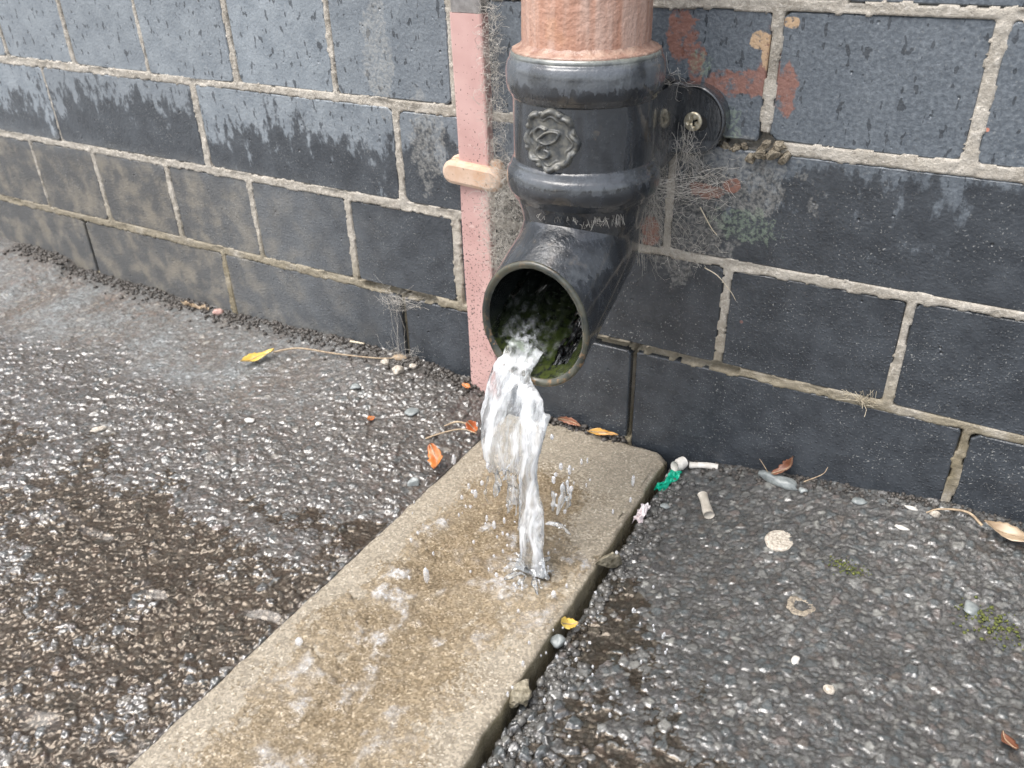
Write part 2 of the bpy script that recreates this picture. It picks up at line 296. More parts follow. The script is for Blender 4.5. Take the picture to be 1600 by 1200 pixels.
def mat_stream():
    """fast aerated water: clear sheets clouded with air in streaks along the flow (attribute 'flow' = across, along)"""
    n = NB('rushing_water'); x, y, z = n.xyz(); wp = n.vmath('ADD', n.pos, n.vmath('MULTIPLY', n.vmath('SUBTRACT', n.noise(45, 2, 0.5, color=True), (0.5, 0.5, 0.5)), (0.012, 0.012, 0.008)))
    st = n.noise(1.0, 2, 0.5, n.vmath('MULTIPLY', wp, (170, 100, 15))); st2 = n.noise(1.0, 3, 0.6, n.vmath('MULTIPLY', wp, (430, 260, 36)))
    h = n.math('ADD', n.math('MULTIPLY', st, 0.65), n.math('MULTIPLY', st2, 0.35)); b = n.bump(h, 0.5, 0.0022)
    white = n.math('MAXIMUM', n.rng(z, 0.045, 0.085, 0.42, 1.0), n.math('MULTIPLY', n.rng(x, 0.036, 0.043), n.math('MULTIPLY', n.rng(x, 0.066, 0.060), n.rng(z, 0.004, 0.02, 0.35, 1.0))))
    tr = n.t.nodes.new('ShaderNodeBsdfTransparent'); n.set(tr.inputs[0], (0.96, 0.97, 0.97))
    wh = n.t.nodes.new('ShaderNodeBsdfDiffuse'); n.set(wh.inputs['Color'], (0.86, 0.88, 0.90)); n.set(wh.inputs['Normal'], b)
    tl = n.t.nodes.new('ShaderNodeBsdfTranslucent'); n.set(tl.inputs[0], (0.86, 0.88, 0.90)); m0 = n.t.nodes.new('ShaderNodeMixShader'); m0.inputs[0].default_value = 0.40
    n.t.links.new(wh.outputs[0], m0.inputs[1]); n.t.links.new(tl.outputs[0], m0.inputs[2])
    m = n.t.nodes.new('ShaderNodeMixShader'); f = n.math('MULTIPLY', n.rng(h, 0.39, 0.66, 0.06, 0.93), white); n.set(m.inputs[0], f); n.t.links.new(tr.outputs[0], m.inputs[1]); n.t.links.new(m0.outputs[0], m.inputs[2])
    gl = n.t.nodes.new('ShaderNodeBsdfGlossy'); n.set(gl.inputs['Color'], (1, 1, 1)); n.set(gl.inputs['Roughness'], 0.05); n.set(gl.inputs['Normal'], b)
    fr = n.t.nodes.new('ShaderNodeFresnel'); n.set(fr.inputs['IOR'], 1.40); n.set(fr.inputs['Normal'], b)
    m2 = n.t.nodes.new('ShaderNodeMixShader'); n.set(m2.inputs[0], fr.outputs[0]); n.t.links.new(m.outputs[0], m2.inputs[1]); n.t.links.new(gl.outputs[0], m2.inputs[2])
    return n.done(m2)

M = dict(brick=mat_brick(), mortar=mat_mortar(), ground=mat_ground(), slab=mat_slab(), shoe=mat_shoe(), bore=mat_bore(), rim=mat_rim(), brown=mat_brownpipe(), pink=mat_pink(), clip=mat_clip(),
    emblem=mat_plain('weathered_emblem', (0.045, 0.05, 0.055), (0.15, 0.145, 0.125), 260, 0.32), screw=mat_plain('screw_metal', (0.36, 0.31, 0.21), (0.58, 0.54, 0.44), 500, 0.32, 0.2, 0.0003, Metallic=0.75),
    black=mat_plain('dark_hole', (0.006, 0.006, 0.006), (0.012, 0.011, 0.01), 200, 0.8), steel=mat_plain('grey_tape_joint', (0.16, 0.15, 0.145), (0.26, 0.25, 0.24), 260, 0.4), sealant=mat_plain('brown_sealant', (0.24, 0.135, 0.10), (0.38, 0.26, 0.20), 160, 0.4, 0.8, 0.002),
    web=mat_plain('dusty_web', (0.42, 0.39, 0.34), (0.62, 0.59, 0.54), 150, 0.9), crumb=mat_plain('crumbling_mortar', (0.13, 0.108, 0.075), (0.33, 0.285, 0.215), 420, 0.9, 0.9, 0.004),
    orange=mat_leaf('orange_leaf', (0.33, 0.085, 0.025), (0.46, 0.17, 0.045), (0.12, 0.035, 0.02)), yellow=mat_leaf('yellow_leaf', (0.50, 0.32, 0.05), (0.60, 0.45, 0.12), (0.25, 0.14, 0.04)), amber=mat_leaf('amber_leaf', (0.50, 0.22, 0.04), (0.60, 0.34, 0.08), (0.25, 0.08, 0.02)), brownl=mat_leaf('brown_leaf', (0.14, 0.055, 0.03), (0.24, 0.10, 0.055), (0.05, 0.025, 0.015)), tan=mat_leaf('tan_leaf', (0.28, 0.20, 0.125), (0.42, 0.33, 0.23), (0.25, 0.13, 0.06)),
    stem=mat_plain('dry_stem', (0.24, 0.17, 0.11), (0.42, 0.33, 0.22), 300, 0.6), straw=mat_plain('straw', (0.45, 0.38, 0.27), (0.62, 0.56, 0.44), 300, 0.7),
    white=mat_plain('white_stone', (0.42, 0.40, 0.36), (0.60, 0.58, 0.54), 260, 0.45), chalk=mat_plain('pitted_pale_stone', (0.26, 0.225, 0.18), (0.56, 0.51, 0.44), 520, 0.6, 0.9, 0.001), oldring=mat_plain('worn_ring', (0.13, 0.11, 0.09), (0.34, 0.29, 0.22), 600, 0.5, 0.9, 0.001), pinks=mat_plain('pink_stone', (0.34, 0.20, 0.17), (0.50, 0.34, 0.29), 200, 0.4), greys=mat_plain('grey_stone', (0.14, 0.155, 0.155), (0.26, 0.28, 0.275), 180, 0.35), lump=mat_plain('concrete_lump', (0.11, 0.095, 0.06), (0.30, 0.265, 0.195), 300, 0.5, 0.9, 0.003),
    butt=mat_plain('cigarette_paper', (0.50, 0.47, 0.42), (0.68, 0.65, 0.60), 180, 0.6), wetbutt=mat_plain('sodden_paper', (0.33, 0.30, 0.25), (0.50, 0.46, 0.40), 200, 0.4), green=mat_plain('green_plastic', (0.0, 0.26, 0.15), (0.01, 0.42, 0.27), 200, 0.25), moss=mat_plain('moss', (0.05, 0.065, 0.012), (0.13, 0.14, 0.03), 500, 0.8, 0.9, 0.001), paper=mat_plain('pinkish_paper', (0.60, 0.50, 0.50), (0.78, 0.74, 0.74), 90, 0.5),
    film=mat_water_film('puddle_water', (0.80, 0.75, 0.69), 70, 0.0016, 330), slabfilm=mat_water_film('running_water', (0.96, 0.93, 0.88), 150, 0.0022, 170), boreflow=mat_water_film('bore_water', (0.8, 0.85, 0.75), 38, 0.0010, 200), stream=mat_stream())

# ================================================================== ground (one sheet to far beyond the frame)
SLX0, SLX1 = -0.0515, 0.0815
def slab_right(y): return SLX1+0.008*np.clip(-y/0.3, 0, 2)
def ground_base(x, y):
    zw = np.interp(x, [-9, -0.66, -0.612, -0.60, -0.37, -0.16, -0.09, -0.05, 0.08, 0.12, 0.19, 0.27, 0.4, 9], [0.026, 0.023, 0.021, 0.012, 0.009, 0.017, 0.011, -0.006, -0.010, -0.002, 0.010, 0.018, 0.020, 0.02])
    far = np.interp(x, [-9, -0.8, -0.3, -0.12, -0.05, 0.08, 0.13, 0.22, 0.36, 9], [0.004, 0.004, -0.001, -0.0045, -0.0060, -0.0155, -0.0115, -0.0065, -0.002, 0.0])
    k = np.exp(-(np.clip(-y, 0, None)/0.085)**1.35)
    return far+(zw-far)*k
xf = [-0.84]
while xf[-1] < 0.75: xf.append(xf[-1]+np.interp(xf[-1], [-0.84, -0.45, 0.0, 0.35, 0.50, 0.75], [0.0013, 0.00100, 0.00078, 0.00078, 0.0016, 0.0024]))
tail = 0.004*1.32**np.arange(30); tail = np.cumsum(tail); tail = tail[tail < 14]
xs = np.concatenate([(-0.84-tail)[::-1], xf, xf[-1]+tail]); yf = np.arange(0.014, -0.43, -0.00082); ys = np.concatenate([yf, yf[-1]-tail])
GX, GY = np.meshgrid(xs, ys); fade = sstep(-0.98, -0.84, GX)*sstep(0.9, 0.75, GX)*sstep(-0.57, -0.43, GY)
leftside = sstep(0.02, -0.04, GX); nearwall = sstep(-0.16, -0.03, GY+0.05*(fbm(GX*14, GY*14, 5)-0.5))
patch = leftside*sstep(-0.10, -0.30, GX)*sstep(-0.02, 0.02, GY+0.115+0.06*(fbm(GX*22, GY*22, 9, 3)-0.5)) # smoother bluish patch by the wall
coarse = np.where(GX < 0.015, 0.60+0.22*sstep(-0.20, -0.30, GY)-0.33*patch, 0.34)*1.0
d1, d2, h1, ox, oy = worley(GX+0.002*fbm(GX*120, GY*120, 21, 2), GY+0.002*fbm(GX*120, GY*120, 22, 2), 0.0060, 3)
e1 = sstep(0.0, 0.24, d2-d1); pres1 = (h1 > 0.5)
s1 = e1*pres1*(0.35+0.65*((h1*7.3) % 1)+0.9*(((h1*13.7) % 1)-0.5)*ox+0.9*(((h1*29.1) % 1)-0.5)*oy)
d1b, d2b, h2, ox2, oy2 = worley(GX+0.001*fbm(GX*240, GY*240, 23, 2), GY+0.0012*fbm(GX*240, GY*240, 24, 2), 0.0032, 11)
e2 = sstep(0.0, 0.28, d2b-d1b); s2 = e2*(0.3+0.7*((h2*9.1) % 1)+1.2*(((h2*17.7) % 1)-0.5)*ox2+1.2*(((h2*31.3) % 1)-0.5)*oy2)
und = fbm(GX*28, GY*28, 41, 3)-0.5; grit = RNG.random(GX.shape)-0.5
rough_h = coarse*(0.0021*s1+0.0014*s2)+0.0045*und*(1-0.4*patch)+0.0007*grit*(0.6+0.4*patch)+0.0012*(fbm(GX*180, GY*180, 51, 3)-0.5)
GZ = ground_base(GX, GY)+rough_h*fade+0.0012*patch
# a crumbling recess for the slab
sr = slab_right(GY)+0.0035+0.004*(fbm(GY*60+3, GX*0, 61, 3)-0.35)*(GX > 0)
hole = (GX > SLX0-0.0006) & (GX < sr) & (GY < 0.004)
GZ = np.where(hole, -0.042, GZ)
ridge_r = np.exp(-((GX-sr-0.004)/0.006)**2)*(GX > sr)*fade*np.clip(-GY/0.05, 0, 1); GZ = GZ+0.0018*ridge_r*s1
rubble = sstep(-0.20, -0.26, GY)*np.exp(-((GX-0.11)/0.02)**2); GZ = GZ+rubble*0.004*s1*(~hole)
# stone and binder colours
pal = np.array([(0.050, 0.048, 0.048), (0.085, 0.083, 0.082), (0.065, 0.075, 0.078), (0.115, 0.112, 0.105), (0.080, 0.062, 0.050), (0.16, 0.155, 0.145), (0.055, 0.062, 0.064), (0.12, 0.095, 0.085), (0.23, 0.22, 0.20)])
ci = np.array([0, 1, 2, 3, 6, 2, 1, 4, 3, 6, 5, 1, 7, 2, 0, 8])
c1 = pal[ci[((h1*97.3) % 1*16).astype(int)]]; c2 = pal[ci[((h2*57.9) % 1*16).astype(int)]]
mudl = np.array((0.060, 0.046, 0.036)); mudr = np.array((0.034, 0.031, 0.028)); blue = np.array((0.105, 0.118, 0.125))
bind = mudl*leftside[..., None]+mudr*(1-leftside[..., None])
w1 = (sstep(0.10, 0.5, d2-d1)*pres1)[..., None]; w2 = (sstep(0.05, 0.45, d2b-d1b)*0.8)[..., None]
colg = bind*(1-w2)+c2*w2; colg = colg*(1-w1)+c1*w1
pn = (patch*np.clip(0.45+1.5*und+0.4*(h2-0.5), 0, 1))[..., None]; colg = colg*(1-pn)+(blue*(0.7+0.7*h2[..., None]))*pn
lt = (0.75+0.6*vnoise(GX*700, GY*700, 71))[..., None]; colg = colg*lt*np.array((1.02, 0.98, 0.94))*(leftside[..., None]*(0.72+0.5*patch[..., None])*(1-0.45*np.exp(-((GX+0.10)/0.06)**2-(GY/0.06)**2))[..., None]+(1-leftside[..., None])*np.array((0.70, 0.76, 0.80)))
soil = (leftside*sstep(-0.028, -0.006, GY+0.02*(fbm(GX*40, GY*40, 81)-0.5)))[..., None]*0.6; colg = colg*(1-soil)+np.array((0.05, 0.045, 0.04))*soil
fd = (0.15+0.85*fade)[..., None]; colg = colg*fd+colg.mean((0, 1))*(1-fd)
wet = np.clip(1.0-0.55*patch*sstep(-0.25, -0.5, GX)+0.3*und, 0.25, 1)
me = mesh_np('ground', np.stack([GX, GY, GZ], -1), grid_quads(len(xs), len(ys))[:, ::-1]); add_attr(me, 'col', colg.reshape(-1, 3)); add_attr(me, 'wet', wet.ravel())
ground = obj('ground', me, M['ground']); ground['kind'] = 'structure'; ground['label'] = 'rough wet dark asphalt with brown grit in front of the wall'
def gz(x, y):
    i = int(np.argmin(abs(ys-y))); j = int(np.argmin(abs(xs-x))); return float(GZ[max(i-3, 0):i+4, max(j-3, 0):j+4].max())
def gzm(x, y):
    i = int(np.argmin(abs(ys-y))); j = int(np.argmin(abs(xs-x))); return float(np.median(GZ[max(i-6, 0):i+7, max(j-6, 0):j+7]))

# ------------------------------------------------------------------ standing water between the stones
def ridge_line(X, Y, pts, w, amp):
    P = np.array(pts); best = np.full(X.shape, 9.0)
    for a, b in zip(P[:-1], P[1:]):
        ab = b-a; t = np.clip(((X-a[0])*ab[0]+(Y-a[1])*ab[1])/(ab@ab), 0, 1); best = np.minimum(best, np.hypot(X-a[0]-t*ab[0], Y-a[1]-t*ab[1]))
    return amp*np.exp(-(best/w)**2)*sstep(0.34, 0.60, fbm(X*45, Y*45, 97, 3))
def puddle(name, x0, x1, y0, y1, fn, lab, step=0.0024):
    X, Y = np.meshgrid(np.arange(x0, x1, step), np.arange(y0, y1, step)); Z, fo = fn(X, Y)
    me = mesh_np(name, np.stack([X, Y, Z], -1), grid_quads(X.shape[1], X.shape[0])); add_attr(me, 'foam', fo.ravel()); o = obj(name, me, M['film']); o['kind'] = 'structure'; o['label'] = lab
def pud_left(X, Y):
    lev = np.interp(X, [-0.45, -0.3, -0.12, -0.05], [-0.0004, 0.0001, -0.0025, -0.0032])+0.004*sstep(-0.10, 0.0, Y)*0-0.008*sstep(-0.24, -0.09, Y+0.09*(fbm(X*16, Y*16, 99, 3)-0.5))
    wob = 0.022*(fbm(X*34, Y*34, 91, 3)-0.5)
    flat_ = lev; lev = lev+ridge_line(X+wob, Y+wob, [(-0.052, -0.262), (-0.071, -0.267), (-0.105, -0.272), (-0.137, -0.286)], 0.0030, 0.0036)
    lev = lev+ridge_line(X+wob, Y-wob, [(-0.137, -0.286), (-0.19, -0.262), (-0.264, -0.257)], 0.0034, 0.0032)
    lev = lev+ridge_line(X-wob, Y+wob, [(-0.054, -0.362), (-0.09, -0.366), (-0.14, -0.375)], 0.0032, 0.0036)
    return lev+0.0014*(fbm(X*75, Y*75, 93, 3)-0.5), lev*0
puddle('puddle', -0.46, SLX0-0.001, -0.50, -0.10, pud_left, 'shallow brown puddle on the asphalt left of the slab')
def pud_right(X, Y):
    lev = np.interp(X, [0.08, 0.13, 0.2, 0.26], [-0.0140, -0.0102, -0.0078, -0.0062])
    return lev+0.0014*(fbm(X*75, Y*75, 95, 3)-0.5)-0.012*sstep(-0.10, -0.04, Y), X*0
puddle('puddle', 0.094, 0.27, -0.50, -0.055, pud_right, 'dark film of water on the asphalt right of the slab')

# ================================================================== brick wall
wall = thing('brick_wall', 'wall of blue grey bricks with pale mortar behind the downpipe', 'wall', (0, 0, 0))
P = 0.075
rows = {0: [-1.18, -0.975, -0.77, -0.566, -0.363, -0.157, 0.047, 0.262, 0.475, 0.69, 0.90],
        1: [-1.14, -1.035, -0.93, -0.825, -0.722, -0.618, -0.519, -0.415, -0.311, -0.203, -0.099, 0.005, 0.108, 0.216, 0.322, 0.428, 0.533, 0.64, 0.745, 0.85],
        2: [-1.19, -0.98, -0.77, -0.561, -0.357, -0.146, 0.066, 0.312, 0.52, 0.73, 0.93],
        3: [-1.13, -1.025, -0.92, -0.815, -0.713, -0.610, -0.509, -0.408, -0.303, -0.200, -0.094, 0.013, 0.120, 0.227, 0.333, 0.438, 0.545, 0.65, 0.755, 0.86],
        4: [-1.10, -0.89, -0.68, -0.47, -0.262, -0.055, 0.152, 0.36, 0.57, 0.78],
        5: [-1.13, -1.025, -0.92, -0.815, -0.713, -0.610, -0.509, -0.408, -0.303, -0.200, -0.094, 0.013, 0.120, 0.227, 0.333, 0.438, 0.545, 0.65, 0.755, 0.86]}
bricks = []
def brick_mesh(x0, x1, z0, z1, yo, rnd, simple=False):
    cx, cz = (x0+x1)/2, (z0+z1)/2; hx, hz = (x1-x0)/2, (z1-z0)/2; r = 0.0038
    pts = []
    for sx, sz, a0 in ((1, 1, 0), (-1, 1, 90), (-1, -1, 180), (1, -1, 270)):
        rr = r*rnd.uniform(0.6, 1.7)
        for a in (20, 70):
            t = math.radians(a0+a); pts.append((sx*(hx-rr)+rr*math.cos(t), sz*(hz-rr)+rr*math.sin(t)))
        # a point along the edge that follows
        if sx == 1 and sz == 1: pts.append((rnd.uniform(-0.3, 0.3)*hx, hz+rnd.uniform(-0.0008, 0.0005)))
        if sx == -1 and sz == -1: pts.append((rnd.uniform(-0.3, 0.3)*hx, -hz+rnd.uniform(-0.0005, 0.0008)))
    pts = [(a+rnd.uniform(-0.0006, 0.0006), b+rnd.uniform(-0.0005, 0.0005)) for a, b in pts]
    tx, tz = rnd.uniform(-0.005, 0.005), rnd.uniform(-0.006, 0.006); n = len(pts); V = []
    for a, b in pts: V.append((a*(1-0.0008/hx), yo+tx*a+tz*b, b*(1-0.0008/hz)))
    for a, b in pts: V.append((a, yo+0.0007+tx*a+tz*b, b))
    for a, b in pts: V.append((a, 0.05, b))
    Fc = [list(range(n))]
    for k in (0, 1):
        for i in range(n): j = (i+1) % n; Fc.append([k*n+i, k*n+n+i, k*n+n+j, k*n+j])
    return V, Fc, (cx, 0, cz)
joint_w = {}
def joint_of(k, i): return joint_w.setdefault((k, i), random.choice([0.0045, 0.006, 0.007, 0.008]) if k in (1, 3) else random.choice([0.004, 0.007, 0.009, 0.010]))
joint_w.update({(2, 3): 0.0032, (2, 4): 0.010, (2, 5): 0.008, (3, 12): 0.009, (3, 13): 0.010, (1, 12): 0.007, (1, 13): 0.007, (1, 5): 0.0045, (0, 3): 0.005, (0, 5): 0.006, (0, 6): 0.006, (0, 7): 0.008, (1, 9): 0.008, (1, 10): 0.010, (3, 5): 0.006, (3, 9): 0.0065})
for k, xj in rows.items():
    for i, (a, b) in enumerate(zip(xj[:-1], xj[1:])):
        g0, g1 = joint_of(k, i)*0.32, joint_of(k, i+1)*0.32; bj = 0.0031
        x0, x1, z0, z1 = a+g0, b-g1, k*P+bj+random.uniform(-0.0006, 0.0006), (k+1)*P-bj+random.uniform(-0.0006, 0.0006)
        if k == 0: z0 = -0.03
        bricks.append((x0, x1, z0, z1))
        V, Fc, c = brick_mesh(x0, x1, z0, z1, random.uniform(-0.0007, 0.0004), random)
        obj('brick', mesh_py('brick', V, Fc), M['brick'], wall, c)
# the rest of the wall, out of the frame above and to both sides: joined
V_, F_all = [], []
def far_brick(x0, x1, z0, z1):
    o_ = len(V_); d = 0.001
    V_.extend([(x0+d, 0, z0+d), (x1-d, 0, z0+d), (x1-d, 0, z1-d), (x0+d, 0, z1-d), (x0, 0.0015, z0), (x1, 0.0015, z0), (x1, 0.0015, z1), (x0, 0.0015, z1), (x0, 0.03, z0), (x1, 0.03, z0), (x1, 0.03, z1), (x0, 0.03, z1)])
    F_all.extend([[o_, o_+1, o_+2, o_+3]]+[[o_+i, o_+4+i, o_+4+(i+1) % 4, o_+(i+1) % 4] for i in range(4)]+[[o_+4+i, o_+8+i, o_+8+(i+1) % 4, o_+4+(i+1) % 4] for i in range(4)])
for k in range(0, 30):
    stp = 0.209 if k % 2 == 0 else 0.1045; x = -3.2+(0.052 if k % 2 else 0)
    xs_in = (rows[k][0], rows[k][-1]) if k in rows else (9, 9)
    while x < 3.0:
        x0, x1 = x+0.004, x+stp-0.004
        if k in rows and x0 < xs_in[1]+0.004 and x1 > xs_in[0]-0.004:
            if x0 < xs_in[0]-0.03: far_brick(x0, xs_in[0]-0.004, k*P+0.0036, (k+1)*P-0.0036)
            elif x1 > xs_in[1]+0.03: far_brick(xs_in[1]+0.004, x1, k*P+0.0036, (k+1)*P-0.0036)
        else: far_brick(x0, x1, k*P+0.0036, (k+1)*P-0.0036)
        x += stp
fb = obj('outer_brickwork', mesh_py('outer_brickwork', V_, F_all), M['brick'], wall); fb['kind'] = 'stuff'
# mortar: rough bed with smears lapping the brick edges, raked-out stretches, built round the joints in view
mx, mz = np.meshgrid(np.arange(-0.90, 0.42, 0.00125), np.arange(-0.02, 0.345, 0.00115))
sd_ = np.full(mx.shape, -1.0)
for (x0, x1, z0, z1) in bricks:
    if x1 < -0.95 or x0 > 0.46 or z0 > 0.36: continue
    q = np.minimum(np.minimum(mx-x0, x1-mx), np.minimum(mz-z0, z1-mz)); sd_ = np.maximum(sd_, q)
smear = 0.0017*sstep(0.30, 0.85, fbm(mx*120, mz*120, 101, 4))+0.0003
prof = np.where(sd_ < smear, -0.0004*sstep(0, 0.0012, smear-sd_)-0.0002, 0.006)
inj = sstep(0.0004, -0.0015, sd_)
my = np.where(sd_ > smear, 0.008, prof+inj*(-0.0001+0.0016*sstep(0.52, 0.8, fbm(mx*38, mz*38, 103, 3))))+0.0014*(fbm(mx*330, mz*330, 105, 3)-0.5)
def rake(x0, z0, x1, z1, dep, rad=0.006):
    global my
    t = np.clip(((mx-x0)*(x1-x0)+(mz-z0)*(z1-z0))/((x1-x0)**2+(z1-z0)**2+1e-9), 0, 1); d = np.hypot(mx-x0-t*(x1-x0), mz-z0-t*(z1-z0))
    m = sstep(rad*1.3, rad*0.6, d+0.004*(fbm(mx*160, mz*160, 107, 3)-0.5)); my = np.where(sd_ > -0.0003, np.where(m > 0.3, np.maximum(my, 0.004), my), my+dep*m)
rake(0.003, 0.0735, 0.047, 0.0725, 0.011, 0.004); rake(0.047, 0.005, 0.047, 0.062, 0.010); rake(-0.157, 0.0, -0.157, 0.068, 0.012); rake(-0.19, 0.0755, -0.125, 0.0750, 0.008, 0.0035); rake(-0.566, 0.02, -0.566, 0.065, 0.006); rake(0.05, 0.0745, 0.12, 0.0765, 0.006, 0.003)
rake(0.094, 0.2245, 0.122, 0.2250, 0.012, 0.006); rake(0.046, 0.2245, 0.09, 0.2250, 0.010, 0.006)
Q = grid_quads(mx.shape[1], mx.shape[0]); keep = (np.abs(sd_).ravel()[Q].min(1) < 0.0085) & ((sd_.ravel()[Q].min(1) < 0.006)); Q = Q[keep]
used, inv = np.unique(Q, return_inverse=True); Vm = np.stack([mx, my, mz], -1).reshape(-1, 3)[used]
obj('mortar', mesh_np('mortar', Vm, inv.reshape(-1, 4)), M['mortar'], wall)
def box_mesh(name, x0, x1, y0, y1, z0, z1):
    V = [(x, y, z) for x in (x0, x1) for y in (y0, y1) for z in (z0, z1)]
    return mesh_py(name, V, [[0, 1, 3, 2], [4, 6, 7, 5], [0, 4, 5, 1], [2, 3, 7, 6], [0, 2, 6, 4], [1, 5, 7, 3]])
obj('mortar_core', box_mesh('mortar_core', -3.2, 3.0, 0.0215, 0.20, -0.15, 2.26), M['mortar'], wall)
# mortar of the out-of-frame stretches, shallower than the core
for (a, b, c, d) in ((-3.2, -0.90, -0.15, 2.26), (0.42, 3.0, -0.15, 2.26), (-0.90, 0.42, 0.344, 2.26)):
    obj('mortar', box_mesh('mortar', a, b, 0.004, 0.021, c, d), M['mortar'], wall)

# ================================================================== concrete slab
sx = np.linspace(0, 1, 112); sy = np.concatenate([np.linspace(-0.0045, -0.44, 330), np.linspace(-0.445, -0.62, 40)])
U, Y = np.meshgrid(sx, sy); xr = slab_right(Y); X = SLX0+(xr-SLX0)*U
edge = np.minimum(np.minimum(U, 1-U)*0.131, np.minimum(-Y-0.0045, 0.62+Y)+0.0)
chip = 0.0016*np.exp(-edge/0.0013)*(0.25+1.4*fbm(X*90, Y*90, 111, 3)); trough = 0.0035*np.exp(-((U-0.52+0.10*np.clip(-Y-0.1, 0, 1)*2)/0.26)**2)*sstep(-0.05, -0.16, Y)
cornr = 0.003*sstep(0.010, 0.0, np.hypot(X-0.0815, Y+0.0045))
Zs = -0.0035+0.006*np.clip(-Y, 0, 1)-trough-chip-cornr+0.0012*(fbm(X*40, Y*40, 113, 3)-0.5)+0.0005*(RNG.random(X.shape)-0.5)
# irregular right-hand arris and rounded back corner
X = X-np.where(U > 0.97, 0.0028*(fbm(Y*70, Y*0, 115, 3)-0.3), 0); back = (U-0.86)/0.14; Y2 = Y-np.where((U > 0.86) & (Y > -0.03), 0.004*back**3*sstep(-0.03, -0.0045, Y), 0)-0.006*sstep(0.45, 0.0, U)*sstep(-0.05, -0.0045, Y)
nu, nv = U.shape[1], U.shape[0]; Vt = np.stack([X, Y2, Zs], -1)
def skirt(line, drop, shift):
    l2 = line.copy(); l2[:, 2] -= 0.004; l2 += np.array(shift)*0.25; l3 = line.copy(); l3[:, 2] = -drop; l3 += np.array(shift)*0.0; return [l2, l3]
per = np.concatenate([np.arange(nu), (np.arange(1, nv)*nu+nu-1), ((nv-1)*nu+np.arange(nu-2, -1, -1)), (np.arange(nv-2, 0, -1)*nu)])
Vs = Vt.reshape(-1, 3); base_n = len(Vs); Lp = Vs[per]; cen = np.array([0.015, -0.3, 0]); out_ = np.sign(Lp-cen)*0.0006; out_[:, 2] = 0
a1 = Lp+out_; a1[:, 2] -= 0.0022; a2 = Lp+out_*1.0+np.stack([0.0012*(vnoise(Lp[:, 1]*200, Lp[:, 0]*200, 117)-0.5)]*2+[np.zeros(len(Lp))], 1); a2[:, 2] = np.minimum(Lp[:, 2]-0.012, -0.014); a3 = a2.copy(); a3[:, 2] = -0.036
np_ = len(per); Vs = np.concatenate([Vs, a1, a2, a3]); ring = [per, base_n+np.arange(np_), base_n+np_+np.arange(np_), base_n+2*np_+np.arange(np_)]
Qs = [grid_quads(nu, nv)[:, ::-1]]
for r0, r1 in zip(ring[:-1], ring[1:]): Qs.append(np.stack([r0, r1, np.roll(r1, -1), np.roll(r0, -1)], 1)[:, ::-1])
me = mesh_np('concrete_slab', Vs, np.concatenate(Qs)); soakv = np.concatenate([(np.exp(-((U-0.50)/0.30)**2)*sstep(-0.02, -0.09, Y)*0.36+0.20).ravel(), np.full(3*np_, 0.4)]); add_attr(me, 'soak', soakv)
slab = tag(obj('concrete_slab', me, M['slab']), 'long sandy brown concrete slab under the spout, running towards the viewer', 'slab')
def slz(x, y):
    u = (x-SLX0)/(slab_right(y)-SLX0); i = int(np.argmin(abs(sy-y))); j = int(np.clip(u*(nu-1), 0, nu-1)); return float(Zs[i, j])

# ================================================================== downpipe and shoe
AX, AY = 0.0365, -0.0645
dp = thing('downpipe', 'terracotta painted round downpipe entering the black shoe', 'downpipe', (AX, AY, 0.27))
z0 = 0.27
V, Q = lathe([(0.0338, 0.272-z0)]+[(0.0340, z-z0) for z in np.linspace(0.276, 0.36, 46)]+[(0.034, 0.5-z0), (0.034, 2.24-z0)], 110, bump=lambda T, Z: 0.0007*(fbm(np.cos(T)*14+20, Z*260+np.sin(T)*14+20, 121, 3)-0.5)+0.0006*(fbm(T*9+3, Z*22+5, 123, 3)-0.5))
obj('pipe', mesh_np('pipe', V, Q), M['brown'], dp)
V, Q = lathe([(0.0338, 0.2875-z0), (0.0349, 0.2862-z0), (0.0362, 0.2852-z0), (0.0382, 0.2845-z0), (0.0396, 0.2838-z0), (0.0385, 0.2815-z0), (0.0335, 0.279-z0)], 140, bump=lambda T, Z: 0.0016*(fbm(np.cos(T)*9+20, np.sin(T)*9+Z*150+20, 127, 4)-0.5))
obj('paint_collar', mesh_np('paint_collar', V, Q), M['sealant'], dp)

shoe = thing('pipe_shoe', 'black cast pipe shoe with moulded rings and open spout', 'pipe shoe', (AX, AY, 0.2))
zs = 0.2
def dent(T, Z): return 0.0006*(fbm(np.cos(T)*6+30, np.sin(T)*6+Z*90+30, 131, 3)-0.5)
def ringprof(zc, r0, r1, hgt, n=9): return [(r0+(r1-r0)*math.cos(t)**0.8 if math.cos(t) > 1e-6 else r0, zc-zs+hgt*math.sin(t)) for t in np.linspace(math.pi/2, -math.pi/2, n)]
prof = [(0.0345, 0.2800-zs), (0.0385, 0.2835-zs), (0.0402, 0.2832-zs), (0.0408, 0.2815-zs), (0.0405, 0.279-zs)]+[(0.0395, z-zs) for z in np.linspace(0.276, 0.208, 24)]+[(0.0390, 0.2050-zs), (0.0380, 0.2020-zs), (0.0366, 0.1980-zs), (0.0354, 0.1930-zs), (0.0345, 0.1880-zs), (0.0338, 0.1870-zs)]
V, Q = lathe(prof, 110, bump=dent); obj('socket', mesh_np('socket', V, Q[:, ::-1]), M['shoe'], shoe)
V, Q = lathe([(0.0385, 0.2818-zs), (0.0408, 0.2808-zs)]+ringprof(0.2712, 0.0400, 0.0430, 0.0090, 15)[1:-1]+[(0.0406, 0.2612-zs), (0.0398, 0.2600-zs), (0.0385, 0.2597-zs)], 120, bump=dent); obj('ring_moulding', mesh_np('ring_moulding', V, Q[:, ::-1]), M['shoe'], shoe)
